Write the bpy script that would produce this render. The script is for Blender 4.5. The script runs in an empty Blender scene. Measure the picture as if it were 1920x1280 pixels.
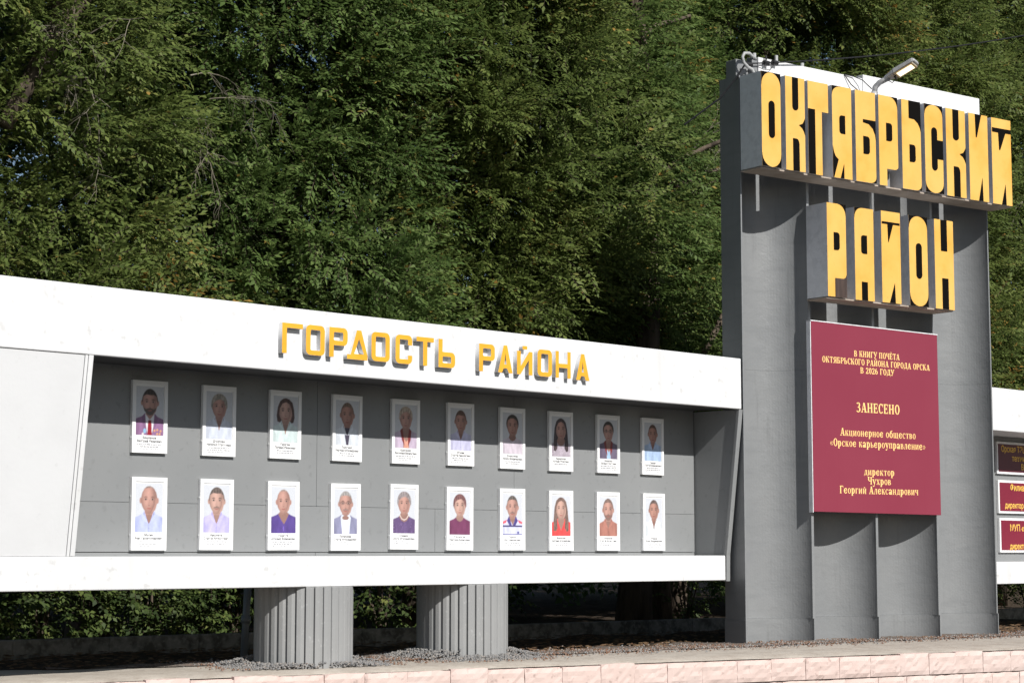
import bpy, math, random
import numpy as np
from mathutils import Matrix, Vector
random.seed(7); RNG = np.random.default_rng(11)
SC = bpy.context.scene
COL = SC.collection
PI = math.pi

# ------------------------------------------------------------------ camera
cam_d = bpy.data.cameras.new('camera'); cam = bpy.data.objects.new('camera', cam_d); COL.objects.link(cam)
cam_d.sensor_width = 36.0; cam_d.lens = 69.375; cam_d.clip_start = 0.1; cam_d.clip_end = 2000
_h = math.radians(44.3694); _p = math.radians(6.0936)
_f = Vector((math.sin(PI/2-_h+0)*0+math.cos(math.radians(44.37)), math.sin(math.radians(44.37)), 0))
_fw = Vector((0.71485*math.cos(_p), 0.69928*math.cos(_p), math.sin(_p))).normalized()
_rt = _fw.cross(Vector((0, 0, 1))).normalized(); _up = _rt.cross(_fw)
cam.matrix_world = Matrix(((_rt.x, _up.x, -_fw.x, 0), (_rt.y, _up.y, -_fw.y, 0), (_rt.z, _up.z, -_fw.z, 1.6), (0, 0, 0, 1)))
SC.camera = cam

# ------------------------------------------------------------------ sky, sun, exposure
SUN_EL, SUN_AZ = 37.0, -6.3      # azimuth measured to the right of the display's own normal
w = bpy.data.worlds.new('World'); SC.world = w; w.use_nodes = True
nt = w.node_tree; nt.nodes.clear()
sky = nt.nodes.new('ShaderNodeTexSky'); sky.sky_type = 'NISHITA'; sky.sun_disc = False
sky.sun_elevation = math.radians(SUN_EL); sky.sun_rotation = math.radians(180 - SUN_AZ); sky.altitude = 200
bgn = nt.nodes.new('ShaderNodeBackground'); bgn.inputs[1].default_value = 0.062
wo = nt.nodes.new('ShaderNodeOutputWorld')
nt.links.new(sky.outputs[0], bgn.inputs[0]); nt.links.new(bgn.outputs[0], wo.inputs[0])
sun_d = bpy.data.lights.new('sun', 'SUN'); sun_d.energy = 5.0; sun_d.angle = math.radians(0.5); sun_d.color = (1.0, 0.975, 0.935)
sun = bpy.data.objects.new('sun', sun_d); COL.objects.link(sun)
sun.rotation_euler = (math.radians(90 - SUN_EL), 0, math.radians(SUN_AZ))
SC.view_settings.view_transform = 'Standard'; SC.view_settings.look = 'None'
SC.view_settings.exposure = 0.25; SC.view_settings.gamma = 1.0; SC.view_settings.use_curve_mapping = False
SC.render.engine = 'CYCLES'
SC.cycles.max_bounces = 6; SC.cycles.diffuse_bounces = 3; SC.cycles.glossy_bounces = 2; SC.cycles.transmission_bounces = 3

# ------------------------------------------------------------------ materials
MATS = {}
def mat(name, col, rough=0.6, spec=0.3, noise=None, bump=None, rough_noise=0.0, attr=None, trans=0.0, metal=0.0, emit=None):
    """noise: list of (scale, low, high, colour, amount) blended over the base; bump: list of (scale, strength, distance, stretch)"""
    if name in MATS: return MATS[name]
    m = bpy.data.materials.new(name); m.use_nodes = True; n = m.node_tree; N = n.nodes; L = n.links
    b = N['Principled BSDF']; out = N['Material Output']
    b.inputs['Base Color'].default_value = (*col, 1); b.inputs['Roughness'].default_value = rough
    b.inputs['Specular IOR Level'].default_value = spec; b.inputs['Metallic'].default_value = metal
    tc = N.new('ShaderNodeTexCoord'); src = None
    if attr:
        at = N.new('ShaderNodeAttribute'); at.attribute_name = attr[0]
        rp = N.new('ShaderNodeValToRGB'); L.new(at.outputs['Fac'], rp.inputs[0])
        els = rp.color_ramp.elements
        for i, (p, c) in enumerate(attr[1]):
            e = els[i] if i < 2 else els.new(p)
            e.position = p; e.color = (*c, 1)
        src = rp.outputs[0]
    for (sc, lo, hi, c2, amt) in (noise or []):
        tx = N.new('ShaderNodeTexNoise'); tx.inputs['Detail'].default_value = 6
        if isinstance(sc, tuple):
            mp = N.new('ShaderNodeMapping'); mp.inputs['Scale'].default_value = sc
            L.new(tc.outputs['Object'], mp.inputs[0]); L.new(mp.outputs[0], tx.inputs['Vector']); tx.inputs['Scale'].default_value = 1
        else:
            L.new(tc.outputs['Object'], tx.inputs['Vector']); tx.inputs['Scale'].default_value = sc
        mr = N.new('ShaderNodeMapRange'); mr.inputs[1].default_value = lo; mr.inputs[2].default_value = hi; mr.inputs[4].default_value = amt
        L.new(tx.outputs['Fac'], mr.inputs[0])
        mx = N.new('ShaderNodeMix'); mx.data_type = 'RGBA'
        L.new(mr.outputs[0], mx.inputs[0])
        if src: L.new(src, mx.inputs[6])
        else: mx.inputs[6].default_value = (*col, 1)
        mx.inputs[7].default_value = (*c2, 1); src = mx.outputs[2]
    if src: L.new(src, b.inputs['Base Color'])
    prev = None
    for (sc, st, dist) in (bump or []):
        tx = N.new('ShaderNodeTexNoise'); tx.inputs['Detail'].default_value = 4
        if isinstance(sc, tuple):
            mp = N.new('ShaderNodeMapping'); mp.inputs['Scale'].default_value = sc
            L.new(tc.outputs['Object'], mp.inputs[0]); L.new(mp.outputs[0], tx.inputs['Vector']); tx.inputs['Scale'].default_value = 1
        else:
            L.new(tc.outputs['Object'], tx.inputs['Vector']); tx.inputs['Scale'].default_value = sc
        bp = N.new('ShaderNodeBump'); bp.inputs['Strength'].default_value = st; bp.inputs['Distance'].default_value = dist
        L.new(tx.outputs['Fac'], bp.inputs['Height'])
        if prev: L.new(prev, bp.inputs['Normal'])
        prev = bp.outputs[0]
    if prev: L.new(prev, b.inputs['Normal'])
    if rough_noise:
        tx = N.new('ShaderNodeTexNoise'); tx.inputs['Scale'].default_value = 9; L.new(tc.outputs['Object'], tx.inputs['Vector'])
        mr = N.new('ShaderNodeMapRange'); mr.inputs[3].default_value = rough - rough_noise; mr.inputs[4].default_value = rough + rough_noise
        L.new(tx.outputs['Fac'], mr.inputs[0]); L.new(mr.outputs[0], b.inputs['Roughness'])
    if trans:
        t = N.new('ShaderNodeBsdfTranslucent'); ms = N.new('ShaderNodeMixShader'); ms.inputs[0].default_value = trans
        if src: L.new(src, t.inputs[0])
        else: t.inputs[0].default_value = (*col, 1)
        L.new(b.outputs[0], ms.inputs[1]); L.new(t.outputs[0], ms.inputs[2]); L.new(ms.outputs[0], out.inputs[0])
    if emit:
        b.inputs['Emission Color'].default_value = (*emit[0], 1); b.inputs['Emission Strength'].default_value = emit[1]
    MATS[name] = m
    return m

WHITE = mat('white_paint', (0.625, 0.626, 0.628), 0.5, 0.3, noise=[(1.7, .45, .75, (0.575, 0.576, 0.576), .9), ((9, 9, 1.1), .54, .75, (0.53, 0.525, 0.515), .6), (13, .61, .72, (0.44, 0.435, 0.425), .6)], bump=[(30, .25, .004), (3, .3, .02)])
WHITE2 = mat('white_panel_lean_shade', (0.59, 0.592, 0.596), 0.5, 0.3, noise=[(2.6, .45, .8, (0.55, 0.552, 0.555), .8), (14, .66, .72, (0.50, 0.50, 0.50), .4)], bump=[(26, .3, .004)])  # fascia white darkened: shade of the downward leaning panel put into its colour
GREY = mat('grey_oil_paint', (0.185, 0.191, 0.195), 0.36, 0.45, noise=[(1.6, .35, .7, (0.215, 0.22, 0.222), .8), ((2.5, 2.5, 14), .5, .75, (0.16, 0.166, 0.17), .5), ((16, 16, 1.2), .60, .78, (0.14, 0.143, 0.145), .5)], bump=[(22, .3, .005), (48, .4, .003), (3, .3, .03)], rough_noise=.14)
GREYW = mat('grey_wall_paint', (0.198, 0.204, 0.206), 0.5, 0.3, noise=[(1.3, .35, .7, (0.228, 0.233, 0.234), .8), (17, .6, .7, (0.17, 0.174, 0.176), .6)], bump=[(40, .2, .002)], rough_noise=.1)
GREYS = mat('grey_silver_paint', (0.74, 0.74, 0.755), 0.36, 0.6, noise=[(14, .45, .65, (0.62, 0.62, 0.635), .8), (2.5, .5, .7, (0.78, 0.78, 0.79), .6)], bump=[(26, .8, .010), (80, .6, .004)], rough_noise=.12)
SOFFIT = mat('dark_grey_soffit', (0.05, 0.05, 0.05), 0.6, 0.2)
METAL = mat('corrugated_grey', (0.25, 0.252, 0.25), 0.42, 0.4, noise=[(2, .4, .7, (0.29, 0.29, 0.288), .7), (24, .62, .7, (0.36, 0.36, 0.36), .5)], bump=[(30, .2, .003)])
YELLOW = mat('ochre_yellow_paint', (0.68, 0.39, 0.085), 0.5, 0.3, noise=[(4, .42, .72, (0.64, 0.31, 0.045), .85), (1.8, .4, .7, (0.70, 0.45, 0.14), .6), (30, .66, .72, (0.5, 0.27, 0.05), .5)], bump=[(35, .25, .003)])
OCHRE = mat('ochre_letter_paint', (0.72, 0.36, 0.03), 0.5, 0.3, noise=[(7, .4, .7, (0.66, 0.30, 0.02), .7)], bump=[(35, .25, .002)])
BLACK = mat('black_paint', (0.006, 0.0055, 0.005), 0.95, 0.03)
PLATE = mat('bounce_brown_plate', (0.40, 0.34, 0.285), 0.7, 0.2, noise=[(6, .4, .7, (0.30, 0.24, 0.19), .8)])  # sign underside; light bounced off the ground is put into this lighter brown
BROWNB = mat('dark_brown_paint', (0.05, 0.035, 0.03), 0.7, 0.2, noise=[((30, 30, 4), .5, .7, (0.09, 0.06, 0.05), .8)])
MAROON = mat('maroon_board', (0.198, 0.024, 0.046), 0.42, 0.4, noise=[(.9, .3, .7, (0.22, 0.032, 0.055), .8), ((30, 30, 2), .55, .75, (0.205, 0.022, 0.045), .5)], bump=[(1.3, .25, .02)])
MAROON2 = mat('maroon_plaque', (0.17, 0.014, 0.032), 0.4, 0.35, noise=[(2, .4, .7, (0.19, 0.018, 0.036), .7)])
GOLD = mat('gold_print', (0.86, 0.58, 0.22), 0.55, 0.2)
GOLD2 = mat('gold_yellow_print', (0.80, 0.50, 0.10), 0.55, 0.2)
FRAMEW = mat('white_frame_plastic', (0.72, 0.72, 0.72), 0.4, 0.35, noise=[(20, .6, .75, (0.66, 0.66, 0.66), .6)])
PRINT = mat('photo_paper', (0.74, 0.75, 0.78), 0.4, 0.3)
PRINTCOL = None
CAPTION = mat('caption_paper', (0.73, 0.73, 0.76), 0.5, 0.2)
INK = mat('black_ink', (0.06, 0.06, 0.065), 0.6, 0.2)
INK2 = mat('grey_ink', (0.22, 0.22, 0.24), 0.6, 0.2)
LAMPG = mat('lamp_grey_metal', (0.36, 0.36, 0.36), 0.4, 0.4, noise=[(12, .5, .7, (0.27, 0.26, 0.25), .7)])
LED = mat('led_panel_glow', (0.9, 0.85, 0.7), 0.4, 0.3, emit=((1.0, 0.86, 0.60), 1.6))
LAMPF = mat('lamp_frame_cream', (0.55, 0.47, 0.33), 0.45, 0.3)
CABLE = mat('black_cable', (0.012, 0.012, 0.013), 0.5, 0.3)
PVC = mat('grey_pipe_plastic', (0.33, 0.335, 0.33), 0.5, 0.3)
PINK = mat('pink_wall_paint', (0.57, 0.445, 0.40), 0.65, 0.2, noise=[(3, .45, .7, (0.52, 0.395, 0.35), .7), (17, .61, .7, (0.34, 0.25, 0.22), .7), (1.1, .5, .7, (0.60, 0.49, 0.45), .8)], bump=[(7, .4, .010), (38, .35, .003)])
CAP = mat('concrete_cap', (0.40, 0.36, 0.31), 0.9, 0.1, noise=[(5, .4, .7, (0.32, 0.275, 0.23), .9), (28, .5, .7, (0.44, 0.40, 0.35), .6)], bump=[(20, .7, .012), (70, .6, .004)])
SOIL = mat('dark_soil', (0.055, 0.042, 0.032), 0.95, 0.05, noise=[(4, .4, .7, (0.085, 0.062, 0.045), .8), (22, .5, .7, (0.03, 0.024, 0.02), .7)], bump=[(14, .8, .03)])
GRAVB = mat('gravel_bed', (0.17, 0.145, 0.125), 0.95, 0.1, noise=[(30, .45, .6, (0.09, 0.075, 0.065), .8), (8, .5, .7, (0.20, 0.13, 0.10), .7)], bump=[(40, 1, .02)])
STONE = mat('gravel_stones', (.3, .3, .3), 0.85, 0.15, attr=('tint', [(0, (0.12, 0.12, 0.125)), (.35, (0.20, 0.195, 0.19)), (.6, (0.26, 0.235, 0.21)), (.8, (0.19, 0.12, 0.09)), (1, (0.16, 0.085, 0.05))]))
LITTER = mat('dry_leaf_litter', (.1, .06, .03), 0.9, 0.05, attr=('tint', [(0, (0.075, 0.045, 0.028)), (.5, (0.14, 0.085, 0.05)), (1, (0.22, 0.15, 0.09))]))
ASPHALT = mat('street_asphalt', (0.06, 0.058, 0.056), 0.9, 0.1, noise=[(3, .4, .7, (0.045, 0.044, 0.043), .8)], bump=[(60, .5, .01)])
KERBM = mat('old_concrete_kerb', (0.23, 0.215, 0.19), 0.9, 0.1, noise=[(7, .42, .6, (0.09, 0.085, 0.07), .9), (25, .5, .7, (0.32, 0.30, 0.27), .6)], bump=[(18, .8, .015)])
BARK = mat('elm_bark', (0.105, 0.082, 0.062), 0.9, 0.1, noise=[((9, 9, 1.6), .45, .62, (0.035, 0.028, 0.022), .95), ((3, 3, 1), .4, .7, (0.16, 0.125, 0.095), .6)], bump=[((12, 12, 2), 1, .05)])
DRY = mat('dry_twig_bark', (0.24, 0.215, 0.17), 0.9, 0.1, noise=[(6, .4, .7, (0.15, 0.13, 0.10), .8)])
def leafmat(name, stops, tr=.45): return mat(name, (.06, .09, .02), 0.55, 0.18, attr=('tint', stops), trans=tr)
LEAF_A = leafmat('elm_leaves', [(0, (0.0500, 0.0878, 0.0246)), (.45, (0.1092, 0.1686, 0.0467)), (.8, (0.1570, 0.2160, 0.0641)), (.96, (0.1934, 0.2256, 0.0739)), (1, (0.3412, 0.2493, 0.0616))])
LEAF_B = leafmat('yellowing_elm_leaves', [(0, (0.0569, 0.0831, 0.0246)), (.45, (0.1320, 0.1781, 0.0467)), (.8, (0.1877, 0.2256, 0.0641)), (.95, (0.2047, 0.2019, 0.0616)), (1, (0.3867, 0.2375, 0.0616))])
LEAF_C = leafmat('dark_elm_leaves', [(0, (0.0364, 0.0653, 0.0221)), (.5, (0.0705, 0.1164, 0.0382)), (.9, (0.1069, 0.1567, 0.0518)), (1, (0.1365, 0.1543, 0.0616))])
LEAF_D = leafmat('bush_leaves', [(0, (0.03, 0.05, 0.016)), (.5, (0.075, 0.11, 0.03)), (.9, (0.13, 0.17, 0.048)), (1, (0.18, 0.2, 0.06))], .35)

# ------------------------------------------------------------------ scene graph helpers
ROOTS = {}
def tag(o, label=None, cat=None, group=None, kind=None):
    if label: o['label'] = label
    if cat: o['category'] = cat
    if group: o['group'] = group
    if kind: o['kind'] = kind
    return o
def thing(name, label, cat, loc, rotz=0.0, group=None):
    o = bpy.data.objects.new(name, None); COL.objects.link(o); o.empty_display_size = .1
    o.location = loc; o.rotation_euler = (0, 0, rotz)
    ROOTS[o.name] = (Matrix.Translation(loc) @ Matrix.Rotation(rotz, 4, 'Z')).inverted()
    return tag(o, label, cat, group)
def obj(name, mesh, parent=None, smooth=False, bevel=0.0, inv=None):
    """inv: matrix that takes the authored coordinates into the parent's space"""
    o = bpy.data.objects.new(name, mesh); COL.objects.link(o)
    if inv is not None: mesh.transform(inv)
    if parent is not None: o.parent = parent
    if smooth:
        mesh.polygons.foreach_set('use_smooth', [True]*len(mesh.polygons))
    if bevel:
        b = o.modifiers.new('edge', 'BEVEL'); b.width = bevel; b.segments = 2; b.limit_method = 'ANGLE'; b.angle_limit = math.radians(40)
    return o
class MB:
    def __init__(s): s.v = []; s.f = []; s.m = []
    def add(s, vs, fs, m=0):
        k = len(s.v); s.v += [tuple(a) for a in vs]; s.f += [tuple(i+k for i in f) for f in fs]; s.m += [m]*len(fs); return s
    def box(s, x0, x1, y0, y1, z0, z1, m=0):
        return s.add([(x0,y0,z0),(x1,y0,z0),(x1,y1,z0),(x0,y1,z0),(x0,y0,z1),(x1,y0,z1),(x1,y1,z1),(x0,y1,z1)],
                     [(0,3,2,1),(4,5,6,7),(0,1,5,4),(1,2,6,5),(2,3,7,6),(3,0,4,7)], m)
    def prism(s, poly, z0, z1, m=0):
        n = len(poly)
        return s.add([(x,y,z0) for x,y in poly]+[(x,y,z1) for x,y in poly],
                     [tuple(range(n-1,-1,-1)), tuple(range(n,2*n))]+[(i,(i+1)%n,n+(i+1)%n,n+i) for i in range(n)], m)
    def prism_x(s, poly, x0, x1, m=0):      # polygon in (y, z)
        n = len(poly)
        return s.add([(x0,y,z) for y,z in poly]+[(x1,y,z) for y,z in poly],
                     [tuple(range(n-1,-1,-1)), tuple(range(n,2*n))]+[(i,(i+1)%n,n+(i+1)%n,n+i) for i in range(n)], m)
    def tube(s, pts, rad, seg=6, m=0, cap=True):
        pts = [Vector(p) for p in pts]; n = len(pts)
        if not isinstance(rad, (list, tuple)): rad = [rad]*n
        rings = []; ref = None
        for i, p in enumerate(pts):
            t = (pts[min(i+1,n-1)]-pts[max(i-1,0)]).normalized()
            if ref is None:
                ref = t.cross(Vector((0,0,1))) if abs(t.z) < .9 else t.cross(Vector((1,0,0)))
            a = (ref - t*ref.dot(t)).normalized(); b = t.cross(a); ref = a
            rings.append([p+(a*math.cos(2*PI*k/seg)+b*math.sin(2*PI*k/seg))*rad[i] for k in range(seg)])
        vs = [q for r in rings for q in r]
        fs = [(i*seg+k, i*seg+(k+1)%seg, (i+1)*seg+(k+1)%seg, (i+1)*seg+k) for i in range(n-1) for k in range(seg)]
        if cap: fs += [tuple(range(seg-1,-1,-1)), tuple((n-1)*seg+k for k in range(seg))]
        return s.add(vs, fs, m)
    def mesh(s, name, mats):
        me = bpy.data.meshes.new(name); me.from_pydata(s.v, [], s.f)
        for m in (mats if isinstance(mats, (list, tuple)) else [mats]): me.materials.append(m)
        if any(s.m): me.polygons.foreach_set('material_index', s.m)
        return me
    def build(s, name, mats, parent=None, smooth=False, bevel=0.0, inv='auto'):
        if isinstance(inv, str): inv = ROOTS.get(parent.name) if parent is not None else None
        return obj(name, s.mesh(name, mats), parent, smooth, bevel, inv)
def fast_mesh(name, V, quads, mats, tint=None, midx=None):
    me = bpy.data.meshes.new(name); nv = len(V); nf = len(quads)
    me.vertices.add(nv); me.vertices.foreach_set('co', np.ascontiguousarray(V, np.float32).ravel())
    me.loops.add(nf*4); me.loops.foreach_set('vertex_index', np.ascontiguousarray(quads, np.int32).ravel())
    me.polygons.add(nf); me.polygons.foreach_set('loop_start', np.arange(0, nf*4, 4, dtype=np.int32))
    for m in mats: me.materials.append(m)
    if midx is not None: me.polygons.foreach_set('material_index', np.ascontiguousarray(midx, np.int32))
    me.update(calc_edges=True)
    if tint is not None:
        a = me.attributes.new('tint', 'FLOAT', 'FACE'); a.data.foreach_set('value', np.ascontiguousarray(tint, np.float32))
    return me
def curve_mesh(loops, extrude, front, side, name='letter'):
    """flat outline with holes, extruded; local x right, y up, front face at +z"""
    c = bpy.data.curves.new(name, 'CURVE'); c.dimensions = '2D'; c.fill_mode = 'BOTH'; c.extrude = extrude/2
    for lp in loops:
        sp = c.splines.new('POLY'); sp.points.add(len(lp)-1)
        for p, q in zip(sp.points, lp): p.co = (q[0], q[1], 0, 1)
        sp.use_cyclic_u = True
    o = bpy.data.objects.new(name, c); COL.objects.link(o)
    me = bpy.data.meshes.new_from_object(o); bpy.data.objects.remove(o); bpy.data.curves.remove(c)
    me.materials.clear(); me.materials.append(front); me.materials.append(side)
    for p in me.polygons: p.material_index = 0 if p.normal.z > .5 else 1
    me.name = name
    return me
UPR = Matrix(((1,0,0,0),(0,0,-1,0),(0,1,0,0),(0,0,0,1)))     # x right, y up, front +z  ->  x right, z up, front -y
def text_mesh(body, size, mtl, width=None, align='CENTER', bold=0.0, name='lettering'):
    c = bpy.data.curves.new(name, 'FONT'); c.body = body; c.size = size; c.align_x = align; c.offset = bold; c.resolution_u = 3
    o = bpy.data.objects.new(name, c); COL.objects.link(o)
    me = bpy.data.meshes.new_from_object(o); bpy.data.objects.remove(o); bpy.data.curves.remove(c)
    me.materials.clear(); me.materials.append(mtl)
    if width:
        xs = [v.co.x for v in me.vertices]; k = width/(max(xs)-min(xs)); me.transform(Matrix.Diagonal((k, 1, 1, 1)))
    return me
def join(meshes, name):
    V = []; F = []; MI = []; mats = []
    for me in meshes:
        k = len(V); V += [tuple(v.co) for v in me.vertices]
        idx = []
        for m in me.materials:
            if m not in mats: mats.append(m)
            idx.append(mats.index(m))
        for p in me.polygons:
            F.append(tuple(i+k for i in p.vertices)); MI.append(idx[p.material_index] if idx else 0)
        bpy.data.meshes.remove(me)
    r = bpy.data.meshes.new(name); r.from_pydata(V, [], F)
    for m in mats: r.materials.append(m)
    r.polygons.foreach_set('material_index', MI)
    return r
def arc(cx, cy, rx, ry, a0, a1, n=8):
    return [(cx+rx*math.cos(math.radians(a0+(a1-a0)*i/n)), cy+ry*math.sin(math.radians(a0+(a1-a0)*i/n))) for i in range(n+1)]

# ------------------------------------------------------------------ ground, street, platform
G = 0.64                                            # level of the raised ground behind the pink wall
def wall_y(x): return 13.10 - 0.255*(x - 8.67)      # face line of the pink retaining wall
GB = [(-40, 28.0), (3, 15.6), (8.68, 14.25), (11.58, 13.06), (15.68, 12.5), (20.56, 11.85), (27, 10.9), (90, 1.0)]   # rear edge of the concrete strip
def gb_y(x):
    for (a, b), (c, d) in zip(GB, GB[1:]):
        if x <= c: return b + (d-b)*(x-a)/(c-a)
    return GB[-1][1]
m = MB(); m.add([(-300,-300,0),(400,-300,0),(400,500,0),(-300,500,0)], [(0,1,2,3)])
tag(m.build('street_ground', ASPHALT), kind='structure')
m = MB()
xs = np.concatenate([[-40], np.arange(2, 30, .25), [30, 45, 90]])
rows = [0, .25, .6, 1.0, 1.6, 2.4, 3.4, 5, 8, 20, 150]
V = []; F = []
for i, x in enumerate(xs):
    for j, r in enumerate(rows):
        z = G - .012 + (0.02*math.sin(x*3.1+r*5)+.015*math.sin(x*7.7-r*3.3) if 0 < j < 9 else 0)
        V.append((x, gb_y(x)+r, z))
nr = len(rows)
for i in range(len(xs)-1):
    for j in range(nr-1): F.append((i*nr+j, (i+1)*nr+j, (i+1)*nr+j+1, i*nr+j+1))
m.add(V, F); tag(m.build('planted_ground', SOIL, smooth=True), kind='structure')
# gravel bed, 6 mm above the soil, with an uneven rear edge
m = MB(); V = []; F = []
gx = np.arange(9.0, 30, .12)
for i, x in enumerate(gx):
    wd = .75 + .25*math.sin(x*1.7) + .18*math.sin(x*4.3+1) + .1*math.sin(x*11)
    if x < 10.4: wd *= max(.15, (x-9.0)/1.4)
    for j in range(5):
        V.append((x, gb_y(x)+wd*j/4, G + .012 + .02*math.sin(x*5+j)*(0 < j < 4) - (.045 if j == 4 else 0)))
for i in range(len(gx)-1):
    for j in range(4): F.append((i*5+j, (i+1)*5+j, (i+1)*5+j+1, i*5+j+1))
m.add(V, F); tag(m.build('gravel_path', GRAVB, smooth=True), kind='structure')

# pink block wall with its concrete coping
wl = thing('retaining_wall', 'low pink painted split block wall along the foot of the display', 'wall', (16.0, wall_y(16.0), 0))
dx = Vector((1, -0.255, 0)).normalized(); nx = Vector((-0.255, -1, 0)).normalized()
m = MB(); rr = random.Random(3)
def wpt(s, off, z):
    p = Vector((8.67, 13.10, z)) + dx*s + nx*off; return (p.x, p.y, p.z)
for ci, (z0, z1) in enumerate([(-.05, .168), (.172, .388), (.392, .606)]):
    s = -22 + (.19 if ci % 2 else 0)
    while s < 40:
        ln = .39 + rr.uniform(-.03, .03); off = rr.uniform(-.005, .005) + (.018 if ci == 2 else 0); zt = z1 + (rr.uniform(-.014, .008) if ci == 2 else 0)
        if -4 < s < 24:
            nxs, nzs = 8, 5; V = []; F = []
            for a in range(nxs+1):
                for b in range(nzs+1):
                    ea = a in (0, nxs); eb = b in (0, nzs)
                    d = off + (.010 + rr.uniform(-.005, .005) if not (ea or eb) else rr.uniform(-.004, .003))
                    V.append(wpt(s+.0015+(ln-.003)*a/nxs + (0 if ea else rr.uniform(-.006,.006)), d, z0+.002+(zt-z0-.004)*b/nzs + (rr.uniform(-.007,.003) if b == nzs else 0)))
            for a in range(nxs):
                for b in range(nzs): F.append((a*(nzs+1)+b, (a+1)*(nzs+1)+b, (a+1)*(nzs+1)+b+1, a*(nzs+1)+b+1))
            k = len(V)
            V += [wpt(s+.003, -.12, zt), wpt(s+ln-.003, -.12, zt), wpt(s+.003, -.12, z0), wpt(s+ln-.003, -.12, z0)]
            for a in range(nxs):
                if a == 0: pass
            top = [a*(nzs+1)+nzs for a in range(nxs+1)]
            F.append(tuple(top) + (k+1, k))
            F.append((0, nzs, k, k+2)); F.append((nxs*(nzs+1), nxs*(nzs+1)+nzs, k+1, k+3))
            m.add(V, F)
        else:
            c = [wpt(s, off, z0), wpt(s+ln, off, z0), wpt(s+ln, -.1, z0), wpt(s, -.1, z0), wpt(s, off, zt), wpt(s+ln, off, zt), wpt(s+ln, -.1, zt), wpt(s, -.1, zt)]
            m.add(c, [(0,1,5,4),(1,2,6,5),(4,5,6,7),(3,0,4,7)])
        s += ln
    m.add([wpt(-22, -.02, z0-.01), wpt(40, -.02, z0-.01), wpt(40, -.02, z1-.012), wpt(-22, -.02, z1-.012)], [(0,1,2,3)])
m.build('block_courses', PINK, wl)
m = MB(); V = []; F = []
cx = np.arange(-12, 32, .14)
for i, x in enumerate(cx):
    y0 = wall_y(x) ; y1 = gb_y(x)+.06
    fr = [(.02+.012*math.sin(x*9)+.01*math.sin(x*23), .603), (.05, .618+.004*math.sin(x*13)), (.35, .634), (.75, .640+.004*math.sin(x*6)), (1.0, .646+.004*math.sin(x*8+1))]
    for t, z in fr: V.append((x, y0+(y1-y0)*t, z))
for i in range(len(cx)-1):
    for j in range(4): F.append((i*5+j, (i+1)*5+j, (i+1)*5+j+1, i*5+j+1))
m.add(V, F); m.build('coping', CAP, wl, smooth=True)

# old kerb behind the stand
kb = thing('garden_kerb', 'weathered low concrete kerb edging the shrubs behind the stand', 'kerb', (14, 15.8, G))
m = MB()
x = 2.0
while x < 27:
    L_ = 1.0; y = 16.25 - .085*(x-10.1); a = rr.uniform(-.02, .02)
    a = 0
    m.add([(x,y+a,G-.1),(x+.998,y-.085+a,G-.1),(x+.998,y+.06,G-.1),(x,y+.14,G-.1),(x,y+a,G+.15+a),(x+.998,y-.085+a,G+.15+a),(x+.998,y+.06,G+.15+a),(x,y+.14,G+.15+a)],
          [(4,5,6,7),(0,1,5,4),(1,2,6,5),(2,3,7,6),(3,0,4,7)])
    x += 1.0
m.build('kerb_stones', KERBM, kb, bevel=.012)

# ------------------------------------------------------------------ the honour board stand (left of the pylon)
YB, YF, YM = 13.325, 12.70, 12.90          # back wall, fascia face, lower beam face
st = thing('honour_board_stand', 'long white framed display stand with grey recessed back wall holding the portraits', 'display stand', (11.9, 13.1, G))
m = MB()
X0 = 3.0
for (a, b) in [(X0, 11.1745), (11.1775, 13.6495), (13.6525, 16.39)]:
    m.box(a, b, YB, YB+.03, 2.0012, 3.14)
    if a == X0: m.box(a, 12.6015, YB, YB+.03, 1.604, 1.9988); m.box(12.6045, 16.39, YB, YB+.03, 1.604, 1.9988)
    m.box(a, b, YB+.004, YB+.03, 1.50, 1.598)
m.box(X0, 16.41, YB+.031, YB+.12, 1.35, 3.55)
m.build('back_wall', GREYW, st, bevel=.002)
m = MB(); m.box(X0, 16.42, YF, YF+.05, 3.09, 3.62); m.box(X0, 16.415, YF+.05, YB+.14, 3.56, 3.615)
m.build('fascia', WHITE, st, bevel=.008)
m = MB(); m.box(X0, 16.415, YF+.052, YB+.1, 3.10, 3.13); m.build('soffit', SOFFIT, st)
m = MB(); m.box(X0, 16.375, YM, YB+.14, 1.312, 1.568)
m.build('lower_beam', WHITE, st, bevel=.008)
def lean_y(z, off=0): return YF+.012 + (YM-YF-.004)*(3.09-z)/(3.09-1.568) + off
m = MB()
m.add([(X0,lean_y(3.088),3.088),(8.37,lean_y(3.088),3.088),(8.37,lean_y(1.57),1.57),(X0,lean_y(1.57),1.57),
       (X0,lean_y(3.088,.04),3.088),(8.37,lean_y(3.088,.04),3.088),(8.37,lean_y(1.57,.04),1.57),(X0,lean_y(1.57,.04),1.57)],
      [(0,1,2,3),(7,6,5,4),(0,4,5,1),(1,5,6,2),(2,6,7,3),(3,7,4,0)])
m.build('side_panel', WHITE2, st, bevel=.003)
m = MB()
for (a, b, o) in [(8.374, 8.40, -.003), (8.403, 8.445, -.008)]:
    m.add([(a,lean_y(3.088,o),3.088),(b,lean_y(3.088,o),3.088),(b,lean_y(1.57,o),1.57),(a,lean_y(1.57,o),1.57),
           (a,YB,3.088),(b,YB,3.088),(b,YB,1.57),(a,YB,1.57)],
          [(0,1,2,3),(7,6,5,4),(0,4,5,1),(1,5,6,2),(2,6,7,3),(3,7,4,0)])
m.build('edge_trim', WHITE, st, bevel=.003)
m = MB()
m.prism_x([(12.722,3.088),(12.91,1.568),(12.915,1.302),(YB+.13,1.302),(YB+.13,3.088)], 16.409, 16.448)
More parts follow.
